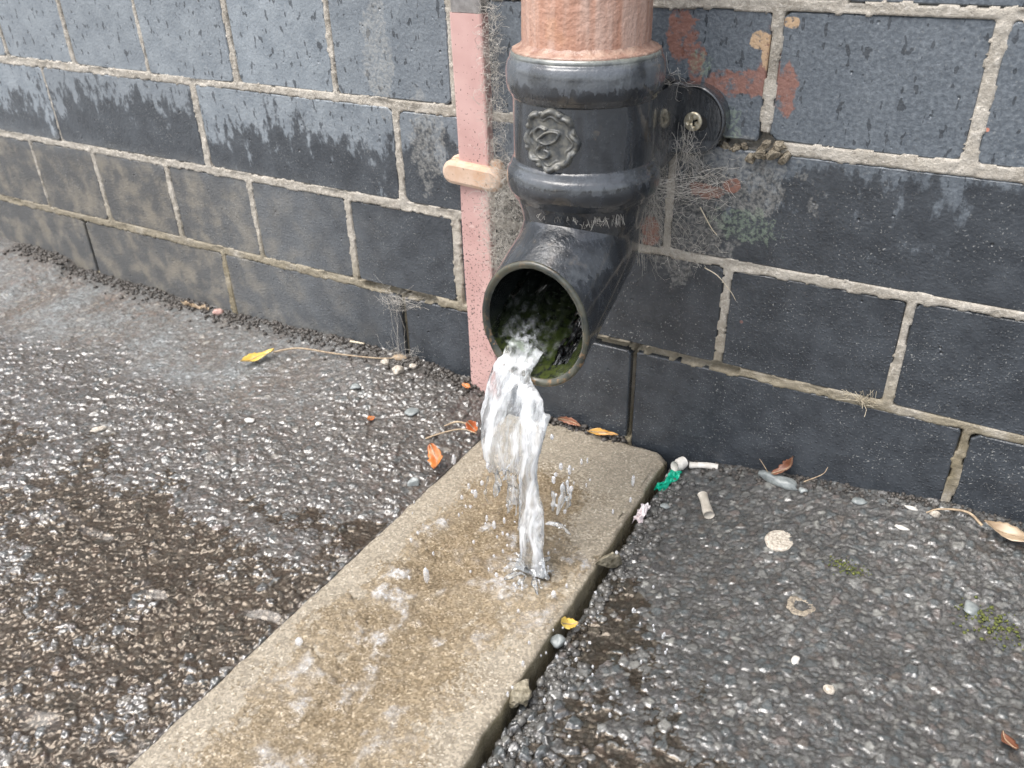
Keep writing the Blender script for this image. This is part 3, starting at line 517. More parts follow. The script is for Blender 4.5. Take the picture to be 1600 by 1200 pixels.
V, Q = lathe([(0.0385, 0.2275-zs), (0.0402, 0.2268-zs), (0.0408, 0.2252-zs)]+ringprof(0.2155, 0.0400, 0.0437, 0.0076, 13)[1:-1]+[(0.0408, 0.2062-zs), (0.0385, 0.2048-zs)], 120, bump=dent); obj('ring_moulding', mesh_np('ring_moulding', V, Q[:, ::-1]), M['shoe'], shoe)
# bent spout: straight neck, rounded mitre, tilted barrel cut off upright
TH = math.radians(27.5); FACE_Y = -0.1235-AY
def barrel(r, za, n=96, face=FACE_Y, extra=0.0):
    bz = 0.1755-zs; dvec = np.array([0, -math.cos(TH), -math.sin(TH)]); down = np.array([0, 0, -1.0]); nrm = dvec+down*1.0; nrm = nrm/np.linalg.norm(nrm)
    B = np.array([0, 0, bz]); t = np.linspace(0, 2*np.pi, n, endpoint=False); lines = []
    for a in t:
        o_ = np.array([r*math.cos(a), r*math.sin(a), 0]); s = ((B-o_)@nrm)/(down@nrm); Mp = o_+down*s
        top = np.array([o_[0], o_[1], za-zs]); k = (face+extra-Mp[1])/dvec[1]; end = Mp+dvec*k
        rad = 0.011; l1 = min(rad, 0.45*np.linalg.norm(top-Mp)); l2 = min(rad, 0.45*np.linalg.norm(end-Mp)); p0 = Mp-down*l1; p2 = Mp+dvec*l2
        L = [top*(1-q)+p0*q for q in np.linspace(0, 1, 6)[:-1]]+[(1-q)**2*p0+2*q*(1-q)*Mp+q*q*p2 for q in np.linspace(0, 1, 9)]+[p2*(1-q)+end*q for q in np.linspace(0, 1, 14)[1:]]
        lines.append(L)
    return np.array(lines).transpose(1, 0, 2)
ob = barrel(0.0342, 0.206); ib = barrel(0.0300, 0.30)
f_ = lambda A: A+0.0005*(fbm(A[..., 0:1]*60+9, A[..., 2:3]*60+A[..., 1:2]*40+9, 133, 3)-0.5)
me = mesh_np('spout', f_(ob).reshape(-1, 3), grid_quads(96, ob.shape[0], True)); sp = obj('spout', me, M['shoe'], shoe)
me = mesh_np('bore', ib.reshape(-1, 3), grid_quads(96, ib.shape[0], True)[:, ::-1]); obj('bore', me, M['bore'], shoe)
# rolled rim joining outer and inner barrel
oe, ie = ob[-1], ib[-1]; mid = (oe+ie)/2; rr = []
for t in np.linspace(0, math.pi, 9):
    w = (1-math.cos(t))/2; q = oe*(1-w)+ie*w; q = q+(oe-mid)*0.22*math.sin(t); q[:, 1] -= 0.0022*math.sin(t)
    rr.append(q+0.0005*(fbm(q[:, 0:1]*150+9, q[:, 2:3]*150+9, 135, 3)-0.5))
obj('spout_rim', mesh_np('spout_rim', np.array(rr).reshape(-1, 3), grid_quads(96, 9, True)), M['rim'], shoe)
# fixing ear with its raised outer edge, web back to the socket, slotted hole and screw
def extrude_outline(name, pts, y_front, y_back, bev=0.0015):
    c = np.mean(pts, 0); n = len(pts); V = []; P2 = np.array(pts)
    nrm = np.roll(P2, -1, 0)-np.roll(P2, 1, 0); nrm = np.stack([nrm[:, 1], -nrm[:, 0]], 1); nrm /= np.linalg.norm(nrm, axis=1)[:, None]
    for (off, y) in ((-bev, y_front), (-bev*0.3, y_front+bev*0.35), (0, y_front+bev), (0, y_back)):
        for q, m in zip(P2, nrm): V.append((q[0]+m[0]*off, y, q[1]+m[1]*off))
    Fc = [list(range(n))]+[[k*n+i, k*n+n+i, k*n+n+(i+1) % n, k*n+(i+1) % n] for k in range(3) for i in range(n)]+[list(range(4*n-1, 3*n-1, -1))]
    return mesh_py(name, V, Fc)
ear_c = (0.0790-AX, 0.2375-zs); er = 0.0205
pts = [(0.020, 0.2625-zs), (0.020, 0.2155-zs), (0.030, 0.2165-zs)]+[(ear_c[0]+er*math.cos(t), ear_c[1]+er*math.sin(t)) for t in np.linspace(math.radians(-98), math.radians(98), 30)]
ear = obj('fixing_ear', extrude_outline('fixing_ear', pts, -0.0105-AY, -0.0008-AY, 0.0018), M['shoe'], shoe)
lp = [(ear_c[0]+(er-0.0013)*math.cos(t), -0.0102-AY, ear_c[1]+(er-0.0013)*math.sin(t)) for t in np.linspace(math.radians(-60), math.radians(100), 28)]
V, Q = tubes([lp], [np.concatenate([np.linspace(0.0004, 0.0012, 6), np.full(16, 0.0012), np.linspace(0.0012, 0.0003, 6)])], 8); obj('ear_lip', mesh_np('ear_lip', V, Q), M['shoe'], ear)
SXC, SZC = 0.0805-AX, 0.2375-zs
hole_ = [(SXC+0.0042+0.0046*math.cos(t), -0.01065-AY, SZC-0.0008+0.0042*math.sin(t)) for t in np.linspace(0, 2*math.pi, 20, endpoint=False)]
obj('screw_hole', mesh_py('screw_hole', hole_, [list(range(19, -1, -1))]), M['black'], ear)
# screw head: domed disc with a cross recess pressed into it
gxs = np.linspace(-1, 1, 41); A, B = np.meshgrid(np.linspace(0, 1, 15), np.linspace(0, 2*np.pi, 56, endpoint=False), indexing='ij')
px, pz = A*np.cos(B), A*np.sin(B); ca, sa = math.cos(0.35), math.sin(0.35); qx, qz = px*ca+pz*sa, -px*sa+pz*ca
rec = np.maximum(sstep(0.16, 0.10, abs(qx))*sstep(0.62, 0.50, abs(qz)), sstep(0.16, 0.10, abs(qz))*sstep(0.62, 0.50, abs(qx))); rec = np.maximum(rec, sstep(0.30, 0.18, np.hypot(px, pz)))
hh = 0.0010*(1-A**2*0.35)-0.0016*rec-0.0016*sstep(0.93, 1.0, A)
V = np.stack([SXC+0.0056*px, -0.0112-AY-hh, SZC+0.0056*pz], -1).reshape(-1, 3); obj('screw', mesh_np('screw', V, grid_quads(56, 15, True)[:, ::-1]), M['screw'], ear)
# web fairing the ear into the socket
zz = np.linspace(0.2165, 0.2610, 24); tt = np.linspace(0, 1, 14); Vw = []
for i, z_ in enumerate(zz):
    e_ = 1-abs(2*i/23-1)**4; a0 = math.radians(-32+6*(1-e_)); p0 = np.array([0.0393*math.cos(a0), 0.0393*math.sin(a0)]); p1 = np.array([0.0400, 0.018+0.010*(1-e_)]); p2 = np.array([ear_c[0]-0.009, -0.0100-AY+0.003*(1-e_)])
    for t in tt: q = (1-t)**2*p0+2*t*(1-t)*p1+t*t*p2; Vw.append((q[0], q[1], z_-zs))
obj('ear_web', mesh_np('ear_web', np.array(Vw), grid_quads(14, 24)), M['shoe'], shoe)
# emblem: scrolled oval frame and a looped monogram raised on the socket
eu, ev = np.meshgrid(np.linspace(-1.16, 1.16, 100), np.linspace(-1.14, 1.14, 110)); rho = np.hypot(eu, ev); phi = np.arctan2(ev, eu)
scal = 0.055*np.cos(phi*8+0.5)+0.03*np.cos(phi*5+1.0); ro = rho-scal
def stroke(P_, w):
    P_ = spline(P_, 40); d = np.full(eu.shape, 9.0)
    for a, b in zip(P_[:-1], P_[1:]):
        ab = b-a; t = np.clip(((eu-a[0])*ab[0]+(ev-a[1])*ab[1])/(ab@ab+1e-12), 0, 1); d = np.minimum(d, np.hypot(eu-a[0]-t*ab[0], (ev-a[1]-t*ab[1])*1.25))
    return np.sqrt(np.clip(1-(d/w)**2, 0, 1))
nm = lambda L: [((x-650)/300, (660-y)/390) for x, y in L]
frame = 0.0026*np.sqrt(np.clip(1-((ro-0.90)/0.115)**2, 0, 1))*(0.72+0.35*np.cos(phi*8-0.6))+0.0012*np.sqrt(np.clip(1-((ro-0.74)/0.05)**2, 0, 1))*(0.5+0.5*np.cos(phi*4+0.3))
for k in range(8):
    t = k*math.pi/4+0.35; frame = np.maximum(frame, 0.0030*np.sqrt(np.clip(1-(np.hypot(eu-0.95*math.cos(t), ev-0.95*math.sin(t))/0.13)**2, 0, 1)))
mono = np.maximum.reduce([0.0018*stroke(nm([(610, 520), (540, 505), (490, 570), (500, 650), (540, 690)]), 0.065), 0.0021*stroke(nm([(540, 650), (610, 570), (700, 535), (760, 565), (720, 650), (640, 700), (570, 690), (540, 650)]), 0.06), 0.0020*stroke(nm([(545, 640), (560, 720), (520, 800), (540, 870), (600, 885), (655, 850), (650, 800), (610, 780)]), 0.065), 0.0015*stroke(nm([(560, 740), (620, 720), (640, 760)]), 0.05)])
er_h = np.maximum(frame, mono)+0.0006*sstep(1.0, 0.9, ro)+0.0003*(fbm(eu*8, ev*8, 141, 3)-0.5); er_h = np.where(ro > 1.02, -0.0012, er_h)
EA = -math.pi/2-0.02; ang = EA+eu*0.0158/0.0395; rad_ = 0.0394+er_h; V = np.stack([rad_*np.cos(ang), rad_*np.sin(ang), 0.2435-zs+ev*0.0160], -1).reshape(-1, 3)
Q = grid_quads(100, 110); Q = Q[(ro.ravel()[Q].min(1) < 1.03)]; used, inv = np.unique(Q, return_inverse=True)
obj('emblem', mesh_np('emblem', V[used], inv.reshape(-1, 4)), M['emblem'], shoe)['label'] = 'worn oval emblem with a looped monogram in a scrolled frame'

# ================================================================== pink strip beside the pipe
strip = thing('conductor_strip', 'flat pink sheathed strip fixed to the wall left of the shoe', 'strip', (-0.0765, 0, 0.01))
def bar(x0, x1, y0, y1, z0, z1, b, name):
    pr = [(x0, y1), (x0, y0+b), (x0+b*0.3, y0+b*0.3), (x0+b, y0), (x1-b, y0), (x1-b*0.3, y0+b*0.3), (x1, y0+b), (x1, y1)]
    zz = np.linspace(z0, z1, 12); V = [(x+0.0005*math.sin(z*40), y, z) for z in zz for x, y in pr]; n = 8
    Fc = [[k*n+i, k*n+i+1, k*n+n+i+1, k*n+n+i] for k in range(11) for i in range(7)]+[list(range(n-1, -1, -1)), list(range(11*n, 12*n))]
    return mesh_py(name, V, Fc)
obj('sheath', bar(-0.0125, 0.0125, -0.0075, 0.003, -0.02, 0.279, 0.0016, 'sheath'), M['pink'], strip)
obj('tape_joint', bar(-0.0118, 0.0118, -0.0068, 0.003, 0.2793, 2.2, 0.0012, 'tape_joint'), M['steel'], strip)
def stadium(hx, hz, n=14): return [(hx-hz+hz*math.cos(t), hz*math.sin(t)) for t in np.linspace(-math.pi/2, math.pi/2, n)]+[(-hx+hz+hz*math.cos(t), hz*math.sin(t)) for t in np.linspace(math.pi/2, 3*math.pi/2, n)]
me = extrude_outline('clip', stadium(0.0245, 0.0085), -0.0125, 0.0, 0.003); obj('clip', me, M['clip'], strip, (0.0005, 0, 0.1745), (0, 0.05, 0))['label'] = 'rounded tan clip across the pink strip'
obj('clip_lug', extrude_outline('clip_lug', stadium(0.0215, 0.0065), -0.0050, 0.0, 0.001), M['clip'], strip, (0.0005, 0, 0.1795))

# ================================================================== dusty cobwebs
def tangle(boxes, seed):
    g = np.random.default_rng(seed); L = []; R = []
    for (c, s, n, ln, r) in boxes:
        for _ in range(n):
            p = np.array(c)+(g.random(3)-0.5)*2*np.array(s); k = g.integers(5, 10); d = g.normal(size=3); d[1] *= 0.35; d /= np.linalg.norm(d); pts_ = [p]
            for i in range(k): d = d+g.normal(size=3)*0.5*np.array([1, 0.4, 1]); d /= np.linalg.norm(d); p = p+d*ln/k*g.uniform(0.5, 1.4); pts_.append(p.copy())
            P_ = np.array(pts_); P_[:, 1] = np.minimum(P_[:, 1], -0.0012); L.append(P_); R.append(np.full(len(P_), r*g.uniform(0.5, 1.5)))
    return L, R
def web(name, boxes, seed, label, extra=()):
    L, R = tangle(boxes, seed)
    for (a, b, n, sag, r) in extra:
        g = np.random.default_rng(seed+5)
        for _ in range(n):
            t = np.linspace(0, 1, 9)[:, None]; A_ = np.array(a)+g.normal(size=3)*0.0045; B_ = np.array(b)+g.normal(size=3)*0.005; P_ = A_*(1-t)+B_*t; P_[:, 2] -= sag*g.uniform(0.2, 1.5)*np.sin(t[:, 0]*math.pi); P_ += g.normal(size=P_.shape)*0.0006; P_[:, 1] = np.minimum(P_[:, 1], -0.001); L.append(P_); R.append(np.full(9, r*g.uniform(0.6, 1.4)))
    V, Q = tubes(L, R, 3); o = obj(name, mesh_np(name, V, Q), M['web']); tag(o, label, 'cobweb', kind='stuff')
web('cobweb', [((-0.052, -0.010, 0.150), (0.009, 0.009, 0.030), 936, 0.014, 0.00008), ((-0.056, -0.010, 0.20), (0.006, 0.008, 0.055), 396, 0.012, 0.00008), ((-0.057, -0.009, 0.272), (0.005, 0.006, 0.025), 270, 0.010, 0.00008), ((-0.022, -0.012, 0.135), (0.022, 0.009, 0.035), 468, 0.018, 0.00008), ((-0.045, -0.012, 0.185), (0.012, 0.008, 0.012), 216, 0.016, 0.00008)], 201, 'grey dusty cobweb packed between the pink strip and the shoe')
web('cobweb', [((0.080, -0.012, 0.222), (0.006, 0.006, 0.006), 60, 0.012, 0.00008), ((0.064, -0.018, 0.205), (0.010, 0.010, 0.007), 70, 0.018, 0.00008), ((0.090, -0.003, 0.202), (0.014, 0.003, 0.008), 50, 0.014, 0.00008), ((0.063, -0.012, 0.175), (0.005, 0.010, 0.022), 60, 0.022, 0.00008), ((0.076, -0.003, 0.154), (0.016, 0.002, 0.006), 60, 0.012, 0.00008), ((0.085, -0.002, 0.175), (0.02, 0.0015, 0.02), 36, 0.014, 0.00008), ((0.068, -0.02, 0.262), (0.006, 0.004, 0.003), 22, 0.012, 0.00008)], 207, 'pale dusty cobweb hanging under the fixing ear right of the shoe', [((0.068, -0.034, 0.204), (0.102, -0.001, 0.196), 18, 0.003, 0.00007), ((0.066, -0.036, 0.200), (0.072, -0.001, 0.160), 20, 0.002, 0.00007), ((0.079, -0.011, 0.216), (0.100, -0.001, 0.204), 16, 0.001, 0.00007), ((0.066, -0.040, 0.200), (0.098, -0.002, 0.207), 9, 0.006, 0.00010), ((0.080, -0.017, 0.232), (0.079, -0.012, 0.206), 14, 0.001, 0.00013), ((0.066, -0.036, 0.203), (0.062, -0.020, 0.150), 16, 0.001, 0.00011), ((0.060, -0.055, 0.204), (0.105, -0.002, 0.212), 5, 0.003, 0.0001)])
gcw = np.random.default_rng(5); L = []; R = []
for a0, a1, k in ((-100, -62, 7), (-62, -30, 16)):
    for _ in range(k):
        t = math.radians(gcw.uniform(a0, a1)); P_ = []
        for i in range(7): t += gcw.normal()*0.03; P_.append((AX+0.0388*math.cos(t), AY+0.0388*math.sin(t), 0.2035-0.005*gcw.random()*(1.6 if a0 > -70 else 1)))
        L.append(np.array(P_)); R.append(np.full(7, 0.00009*gcw.uniform(0.6, 1.8)))
V, Q = tubes(L, R, 3); tag(obj('cobweb', mesh_np('cobweb', V, Q), M['web']), 'ragged threads of web under the lower ring of the shoe', 'cobweb', kind='stuff')
web('cobweb', [((-0.163, -0.004, 0.068), (0.012, 0.003, 0.006), 40, 0.012, 0.00008), ((-0.158, -0.008, 0.022), (0.016, 0.006, 0.004), 36, 0.02, 0.00008)], 211, 'thin cobweb strung from a brick joint left of the pink strip', [((-0.163, -0.003, 0.066), (-0.158, -0.010, 0.020), 6, 0.0, 0.00013), ((-0.163, -0.003, 0.066), (-0.135, -0.002, 0.074), 18, 0.002, 0.00008), ((-0.163, -0.003, 0.066), (-0.175, -0.002, 0.076), 14, 0.001, 0.00008)])

# ================================================================== loose things on the ground and in the joints
def stone_mesh(name, sx, sy, sz, seed, sub=3, rough=0.22, flat=0.0):
    bm = bmesh.new(); bmesh.ops.create_icosphere(bm, subdivisions=sub, radius=1); g = random.Random(seed); off = g.random()*50
    planes = [(Vector((g.gauss(0, 1), g.gauss(0, 1), g.gauss(0, 1))).normalized(), g.uniform(0.62, 0.92)-(0.22 if rough > 0.4 else 0)) for _ in range(13 if rough > 0.4 else 7)]
    for v in bm.verts:
        for pn_, pd in planes:
            t = v.co.dot(pn_)
            if t > pd: v.co -= pn_*(t-pd)*0.85
        c = v.co; n_ = float(vnoise(np.array([c.x*2.1+off]), np.array([c.y*2.1+c.z*1.7+off]), seed)[0])-0.5; v.co = c*(1+rough*n_*2)
        v.co = Vector((v.co.x*sx, v.co.y*sy, v.co.z*sz))
    me = bpy.data.meshes.new(name); bm.to_mesh(me); bm.free(); me.polygons.foreach_set('use_smooth', [True]*len(me.polygons)); return me
def stone(name, x, y, size, seed, mat, label, cat='pebble', rz=0.0, dz=0.3, rough=0.22, z=None, group=None, rx=0.0):
    ang = mat in ('crumb', 'lump'); me = stone_mesh(name, *size, seed, 3, 0.42 if ang else rough)
    if ang: me.polygons.foreach_set('use_smooth', [False]*len(me.polygons))
    zz = (gzm(x, y) if z is None else z)+size[2]*dz
    o = obj(name, me, M[mat], None, (x, y, zz), (rx, 0, rz)); return tag(o, label, cat, group)
def leaf_mesh(name, ln, wd, curl, fold, seed, n=18, m=7, ragged=0.0):
    g = np.random.default_rng(seed); t = np.linspace(0, 1, n); w = wd*np.sin(np.pi*np.clip(t, 0, 1)**0.8)**0.85*(1+ragged*(g.random(n)-0.5)); s = np.linspace(-1, 1, m)
    T, S = np.meshgrid(t, s, indexing='ij'); Wd = np.repeat(w[:, None], m, 1)
    X = (T-0.5)*ln; Y = S*Wd+0.06*ln*np.sin(T*3); Z = curl*(T-0.5)**2*ln*2+fold*abs(S)*Wd+0.03*ln*np.sin(T*9+S*2+seed)
    top = np.stack([X, Y, Z], -1).reshape(-1, 3); bot = top.copy(); bot[:, 2] -= 0.00035
    q = grid_quads(m, n); k = len(top); per = np.concatenate([np.arange(m), np.arange(1, n)*m+m-1, (n-1)*m+np.arange(m-2, -1, -1), np.arange(n-2, 0, -1)*m])
    sk = np.stack([per, per+k, np.roll(per, -1)+k, np.roll(per, -1)], 1)
    return mesh_np(name, np.concatenate([top, bot]), np.concatenate([q, q[:, ::-1]+k, sk]))
def leaf(name, x, y, z, ln, wd, rz, mat, label, curl=0.3, fold=0.3, seed=1, rx=0.0, ry=0.0, stem=None, ragged=0.3):
    o = thing(name, label, 'leaf', (x, y, z), (rx, ry, rz)); obj('blade', leaf_mesh('blade', ln, wd, curl, fold, seed, ragged=ragged), M[mat], o)
    if stem is not None:
        V, Q = tubes([np.array(spline(stem, 30))], [np.linspace(0.0009, 0.0005, 30)], 6); obj('stem', mesh_np('stem', V, Q), M['stem'], o)
    V, Q = tubes([np.array([((t-0.5)*ln*0.96, 0.06*ln*math.sin(t*3), curl*(t-0.5)**2*ln*2+0.03*ln*math.sin(t*9+seed)+0.0002) for t in np.linspace(0, 1, 14)])], [np.linspace(0.0005, 0.0002, 14)], 5); obj('midrib', mesh_np('midrib', V, Q), M['stem'], o)
    return o
# leaves
lz = gz(-0.274, -0.058)
leaf('leaf', -0.2740, -0.0585, lz+0.0035, 0.030, 0.0052, 1.05, 'yellow', 'narrow yellow leaf with a long dry stem on the asphalt', 0.25, 0.35, 3, 0.15, -0.10, [(0.014, 0, 0.001), (0.034, -0.010, 0.003), (0.060, -0.038, 0.004), (0.088, -0.066, 0.006), (0.106, -0.076, 0.007)])
leaf('leaf', -0.0615, -0.0985, gz(-0.063, -0.098)+0.0042, 0.024, 0.0054, -0.85, 'orange', 'bright orange curled leaf at the left edge of the slab', 0.5, 0.55, 5, 0.35, 0.25)
leaf('leaf', -0.0565, -0.0545, gz(-0.058, -0.054)+0.006, 0.012, 0.0045, -0.4, 'orange', 'small orange red leaf scrap behind the stream of water', 0.9, 0.7, 7, 0.5, 0.3, [(-0.006, 0, 0), (-0.014, -0.006, 0.001), (-0.020, -0.016, -0.002), (-0.024, -0.020, -0.004)])
leaf('leaf', 0.0300, -0.0095, slz(0.035, -0.008)+0.0050, 0.024, 0.0024, 0.25, 'amber', 'wet amber leaf on the back end of the slab', 0.2, 0.35, 9, 0.55, 0.0)
leaf('leaf', 0.0010, -0.0055, slz(0.002, -0.006)+0.0045, 0.020, 0.0026, 0.05, 'brownl', 'dark brown leaf wedged between slab and wall behind the stream', 0.5, 0.7, 11, 0.9, 0.1)
leaf('leaf', 0.1665, -0.0065, 0.0155, 0.020, 0.0034, 0.3, 'brownl', 'small rust brown leaf standing against the wall foot', 0.7, 0.9, 13, 0.4, -0.95)
leaf('leaf', 0.2990, -0.0200, gz(0.299, -0.018)+0.0025, 0.032, 0.0050, -0.12, 'tan', 'dry tan leaf beside the wall at the right edge', 0.35, 0.5, 15, 0.2, 0.05, [(-0.016, 0, 0.001), (-0.026, 0.003, 0.004), (-0.040, -0.002, 0.003), (-0.046, -0.006, 0)])
leaf('leaf', 0.0905, -0.1855, -0.0065, 0.012, 0.0040, 0.9, 'yellow', 'scrap of amber leaf in the gap right of the slab', 0.5, 0.4, 17, 0.3, 0.4)
leaf('leaf', -0.0870, -0.0165, gz(-0.088, -0.018)+0.002, 0.010, 0.0024, -0.3, 'orange', 'tiny reddish leaf scrap at the foot of the pink strip', 0.2, 0.3, 19, 0.2, 0)
leaf('leaf', -0.1340, -0.0800, gz(-0.134, -0.080)+0.0015, 0.007, 0.0026, 1.2, 'orange', 'tiny orange leaf flake alone on the asphalt', 0.2, 0.3, 21, 0.2, 0)
leaf('leaf', 0.3110, -0.1560, gz(0.311, -0.156)+0.001, 0.011, 0.0034, 2.2, 'brownl', 'reddish leaf scrap on the asphalt in the lower right corner', 0.3, 0.4, 23, 0.2, 0.1)
# twigs and straws
def twig(name, pts_, r, mat, label, cat='twig', n=24):
    V, Q = tubes([spline(pts_, n)], [np.linspace(r, r*0.5, n)], 6); return tag(obj(name, mesh_np(name, V, Q), M[mat]), label, cat)
g0 = gz(-0.075, -0.075)
twig('twig', [(-0.090, -0.080, g0-0.001), (-0.078, -0.070, g0+0.004), (-0.064, -0.060, g0+0.007), (-0.050, -0.060, 0.0065)], 0.0008, 'stem', 'thin brown twig reaching onto the slab behind the orange leaf')
twig('straw', [(-0.214, -0.006, 0.019), (-0.196, -0.009, 0.0225)], 0.0011, 'straw', 'pale straw stub lying at the wall foot left of the pink strip', 'straw', 6)
twig('straw', [(0.0865, -0.0015, 0.184), (0.0950, -0.0018, 0.172), (0.099, -0.0016, 0.168)], 0.0004, 'straw', 'single pale straw stuck on the brick right of the shoe', 'straw', 8)
twig('straw', [(0.094, -0.004, 0.146), (0.104, -0.008, 0.144), (0.113, -0.006, 0.134), (0.116, -0.004, 0.128)], 0.00035, 'straw', 'curved pale fibre hanging below the upper bed joint right of the shoe', 'straw', 14)
twig('twig', [(0.155, -0.010, 0.008), (0.150, -0.008, 0.013), (0.146, -0.006, 0.016)], 0.0003, 'stem', 'hair thin twig by the grey stone at the wall foot', 'twig', 8)
twig('twig', [(0.178, -0.012, 0.012), (0.188, -0.008, 0.019), (0.190, -0.004, 0.023)], 0.0004, 'stem', 'thin twig leaning on the wall right of the rust brown leaf', 'twig', 8)
L = []; g = np.random.default_rng(31)
for _ in range(34):
    b = np.array([0.203+g.normal()*0.004, -0.0012, 0.075+g.normal()*0.0012]); d = np.array([g.normal()*0.8, -abs(g.normal())*0.5, g.random()*1.0]); d /= np.linalg.norm(d); l = g.uniform(0.006, 0.016); L.append(np.array([b, b+d*l*0.5+g.normal(size=3)*0.001, b+d*l+np.array([0, 0, -0.003])*g.random()]))
V, Q = tubes(L, 0.00016, 3); tag(obj('dry_grass', mesh_np('dry_grass', V, Q), M['straw']), 'wisp of dry grass sprouting from the lower bed joint', 'grass', kind='stuff')
# broken pale shell-like flake on the clip side of the pipe, crumbled mortar
for i, (x, y, z, s) in enumerate([(0.1195, -0.003, 0.2215, 0.0052), (0.1270, -0.0035, 0.2225, 0.0060), (0.1340, -0.003, 0.2205, 0.0050), (0.1225, -0.003, 0.2275, 0.0042), (0.1310, -0.0025, 0.2275, 0.0044), (0.1145, -0.002, 0.2180, 0.0036)]):
    o = stone('mortar_crumb', x, y, (s, s*0.8, s*0.85), 300+i, 'crumb', ['broken ochre mortar crumb nearest the fixing ear', 'largest broken ochre mortar crumb in the damaged joint', 'rightmost ochre mortar crumb in the damaged joint', 'small ochre mortar crumb upper left in the damaged joint', 'small ochre mortar crumb upper right in the damaged joint', 'tiny ochre mortar crumb lowest left in the damaged joint'][i], 'mortar crumb', i*0.7, 0, 0.35, z, 'crumbs of mortar in the damaged joint')
for i, (x, z, s) in enumerate([(0.0975, 0.2215, 0.0045), (0.1040, 0.2225, 0.0042), (0.1090, 0.2240, 0.0036)]):
    stone('mortar_crumb', x, 0.001, (s, s*0.7, s*0.7), 320+i, 'crumb', ['dark mossy mortar crumb touching the fixing ear', 'dark mortar crumb second from the fixing ear', 'dark mortar crumb third from the fixing ear'][i], 'mortar crumb', i, 0, 0.35, z, 'crumbs of mortar in the damaged joint')
# pebbles and lumps
S = [(-0.2205, -0.1240, (0.0062, 0.0042, 0.0028), 'white', 'bright white oval pebble on the asphalt left of the slab', 0.3), (-0.1685, -0.1025, (0.0036, 0.0036, 0.0022), 'white', 'small white pebble between the oval pebble and the slab', 0), (-0.3190, -0.1880, (0.0085, 0.0042, 0.0028), 'chalk', 'long beige pebble far left on the asphalt', 0.75),
     (-0.3770, -0.0085, (0.0080, 0.0058, 0.0052), 'pinks', 'rounded pink pebble against the wall foot', 0.2), (-0.1670, -0.0185, (0.0055, 0.0045, 0.0035), 'chalk', 'pale pebble furthest left in the cluster below the cobweb', 0), (-0.1510, -0.0220, (0.0078, 0.0068, 0.0050), 'chalk', 'largest pale pebble in the cluster below the cobweb', 0.6), (-0.1430, -0.0120, (0.0050, 0.0042, 0.0032), 'chalk', 'pale pebble nearest the pink strip below the cobweb', 1.0),
     (-0.1600, -0.0080, (0.0090, 0.0045, 0.0040), 'tan', 'ochre chunk lying under the cobweb at the wall foot', 0.3), (-0.1700, -0.0540, (0.0075, 0.0055, 0.0030), 'greys', 'flat grey pebble below the pale cluster left of the slab', 0.4), (-0.1120, -0.0570, (0.0080, 0.0065, 0.0030), 'greys', 'grey flat stone on the asphalt left of the stream', 0.9), (-0.0640, -0.1210, (0.0075, 0.0045, 0.0050), 'greys', 'grey stone leaning on the slab edge below the orange leaf', 0.8),
     (0.1620, -0.0110, (0.0140, 0.0055, 0.0042), 'greys', 'long flat grey stone at the wall foot below the rust brown leaf', -0.15), (0.1790, -0.0150, (0.0040, 0.0035, 0.0030), 'greys', 'small round grey pebble right of the long flat stone', 0), (0.2580, -0.0130, (0.0046, 0.0040, 0.0030), 'chalk', 'small pale pebble at the wall foot below the last joint', 0), (0.2420, -0.0300, (0.0060, 0.0024, 0.0018), 'white', 'white sliver of stone near the wall on the right', -0.2), (0.2440, -0.0120, (0.0056, 0.0022, 0.0018), 'white', 'white sliver of stone tight against the wall on the right', -0.1),
     (0.0900, -0.1265, (0.0055, 0.0120, 0.0075), 'lump', 'mossy concrete lump wedged in the gap right of the slab', -0.55), (0.0920, -0.2420, (0.0080, 0.0090, 0.0070), 'lump', 'pale concrete lump wedged beside the near end of the slab', 0.2), (0.0905, -0.1965, (0.0060, 0.0055, 0.0050), 'greys', 'dull stone in the gap by the amber leaf scrap', 0), (0.0990, -0.0560, (0.0048, 0.0040, 0.0022), 'greys', 'dark flat chip beside the slab below the green plastic', 0),
     (0.2140, -0.0150, (0.0066, 0.0050, 0.0028), 'greys', 'flat grey chip on the asphalt near the wall on the right', 0.5), (0.2860, -0.0760, (0.0055, 0.0085, 0.0030), 'greys', 'pointed grey chip beside the moss on the right', 0.3), (0.2300, -0.1620, (0.0044, 0.0040, 0.0026), 'chalk', 'pale round pebble in the lower right asphalt', 0), (0.2100, -0.1500, (0.0034, 0.0040, 0.0026), 'white', 'small white pebble low on the right beside dark asphalt', 0)]
for i, (x, y, s, mt, lab, rz) in enumerate(S): stone('pebble', x, y, s if mt == 'lump' or 'flat grey stone at' in lab else tuple(q*0.74 for q in s), 400+i, mt, lab, 'stone' if mt in ('lump', 'greys') else 'pebble', rz, 0.35, 0.16, -0.0075 if mt == 'lump' else (-0.010 if 'dull stone' in lab else None))
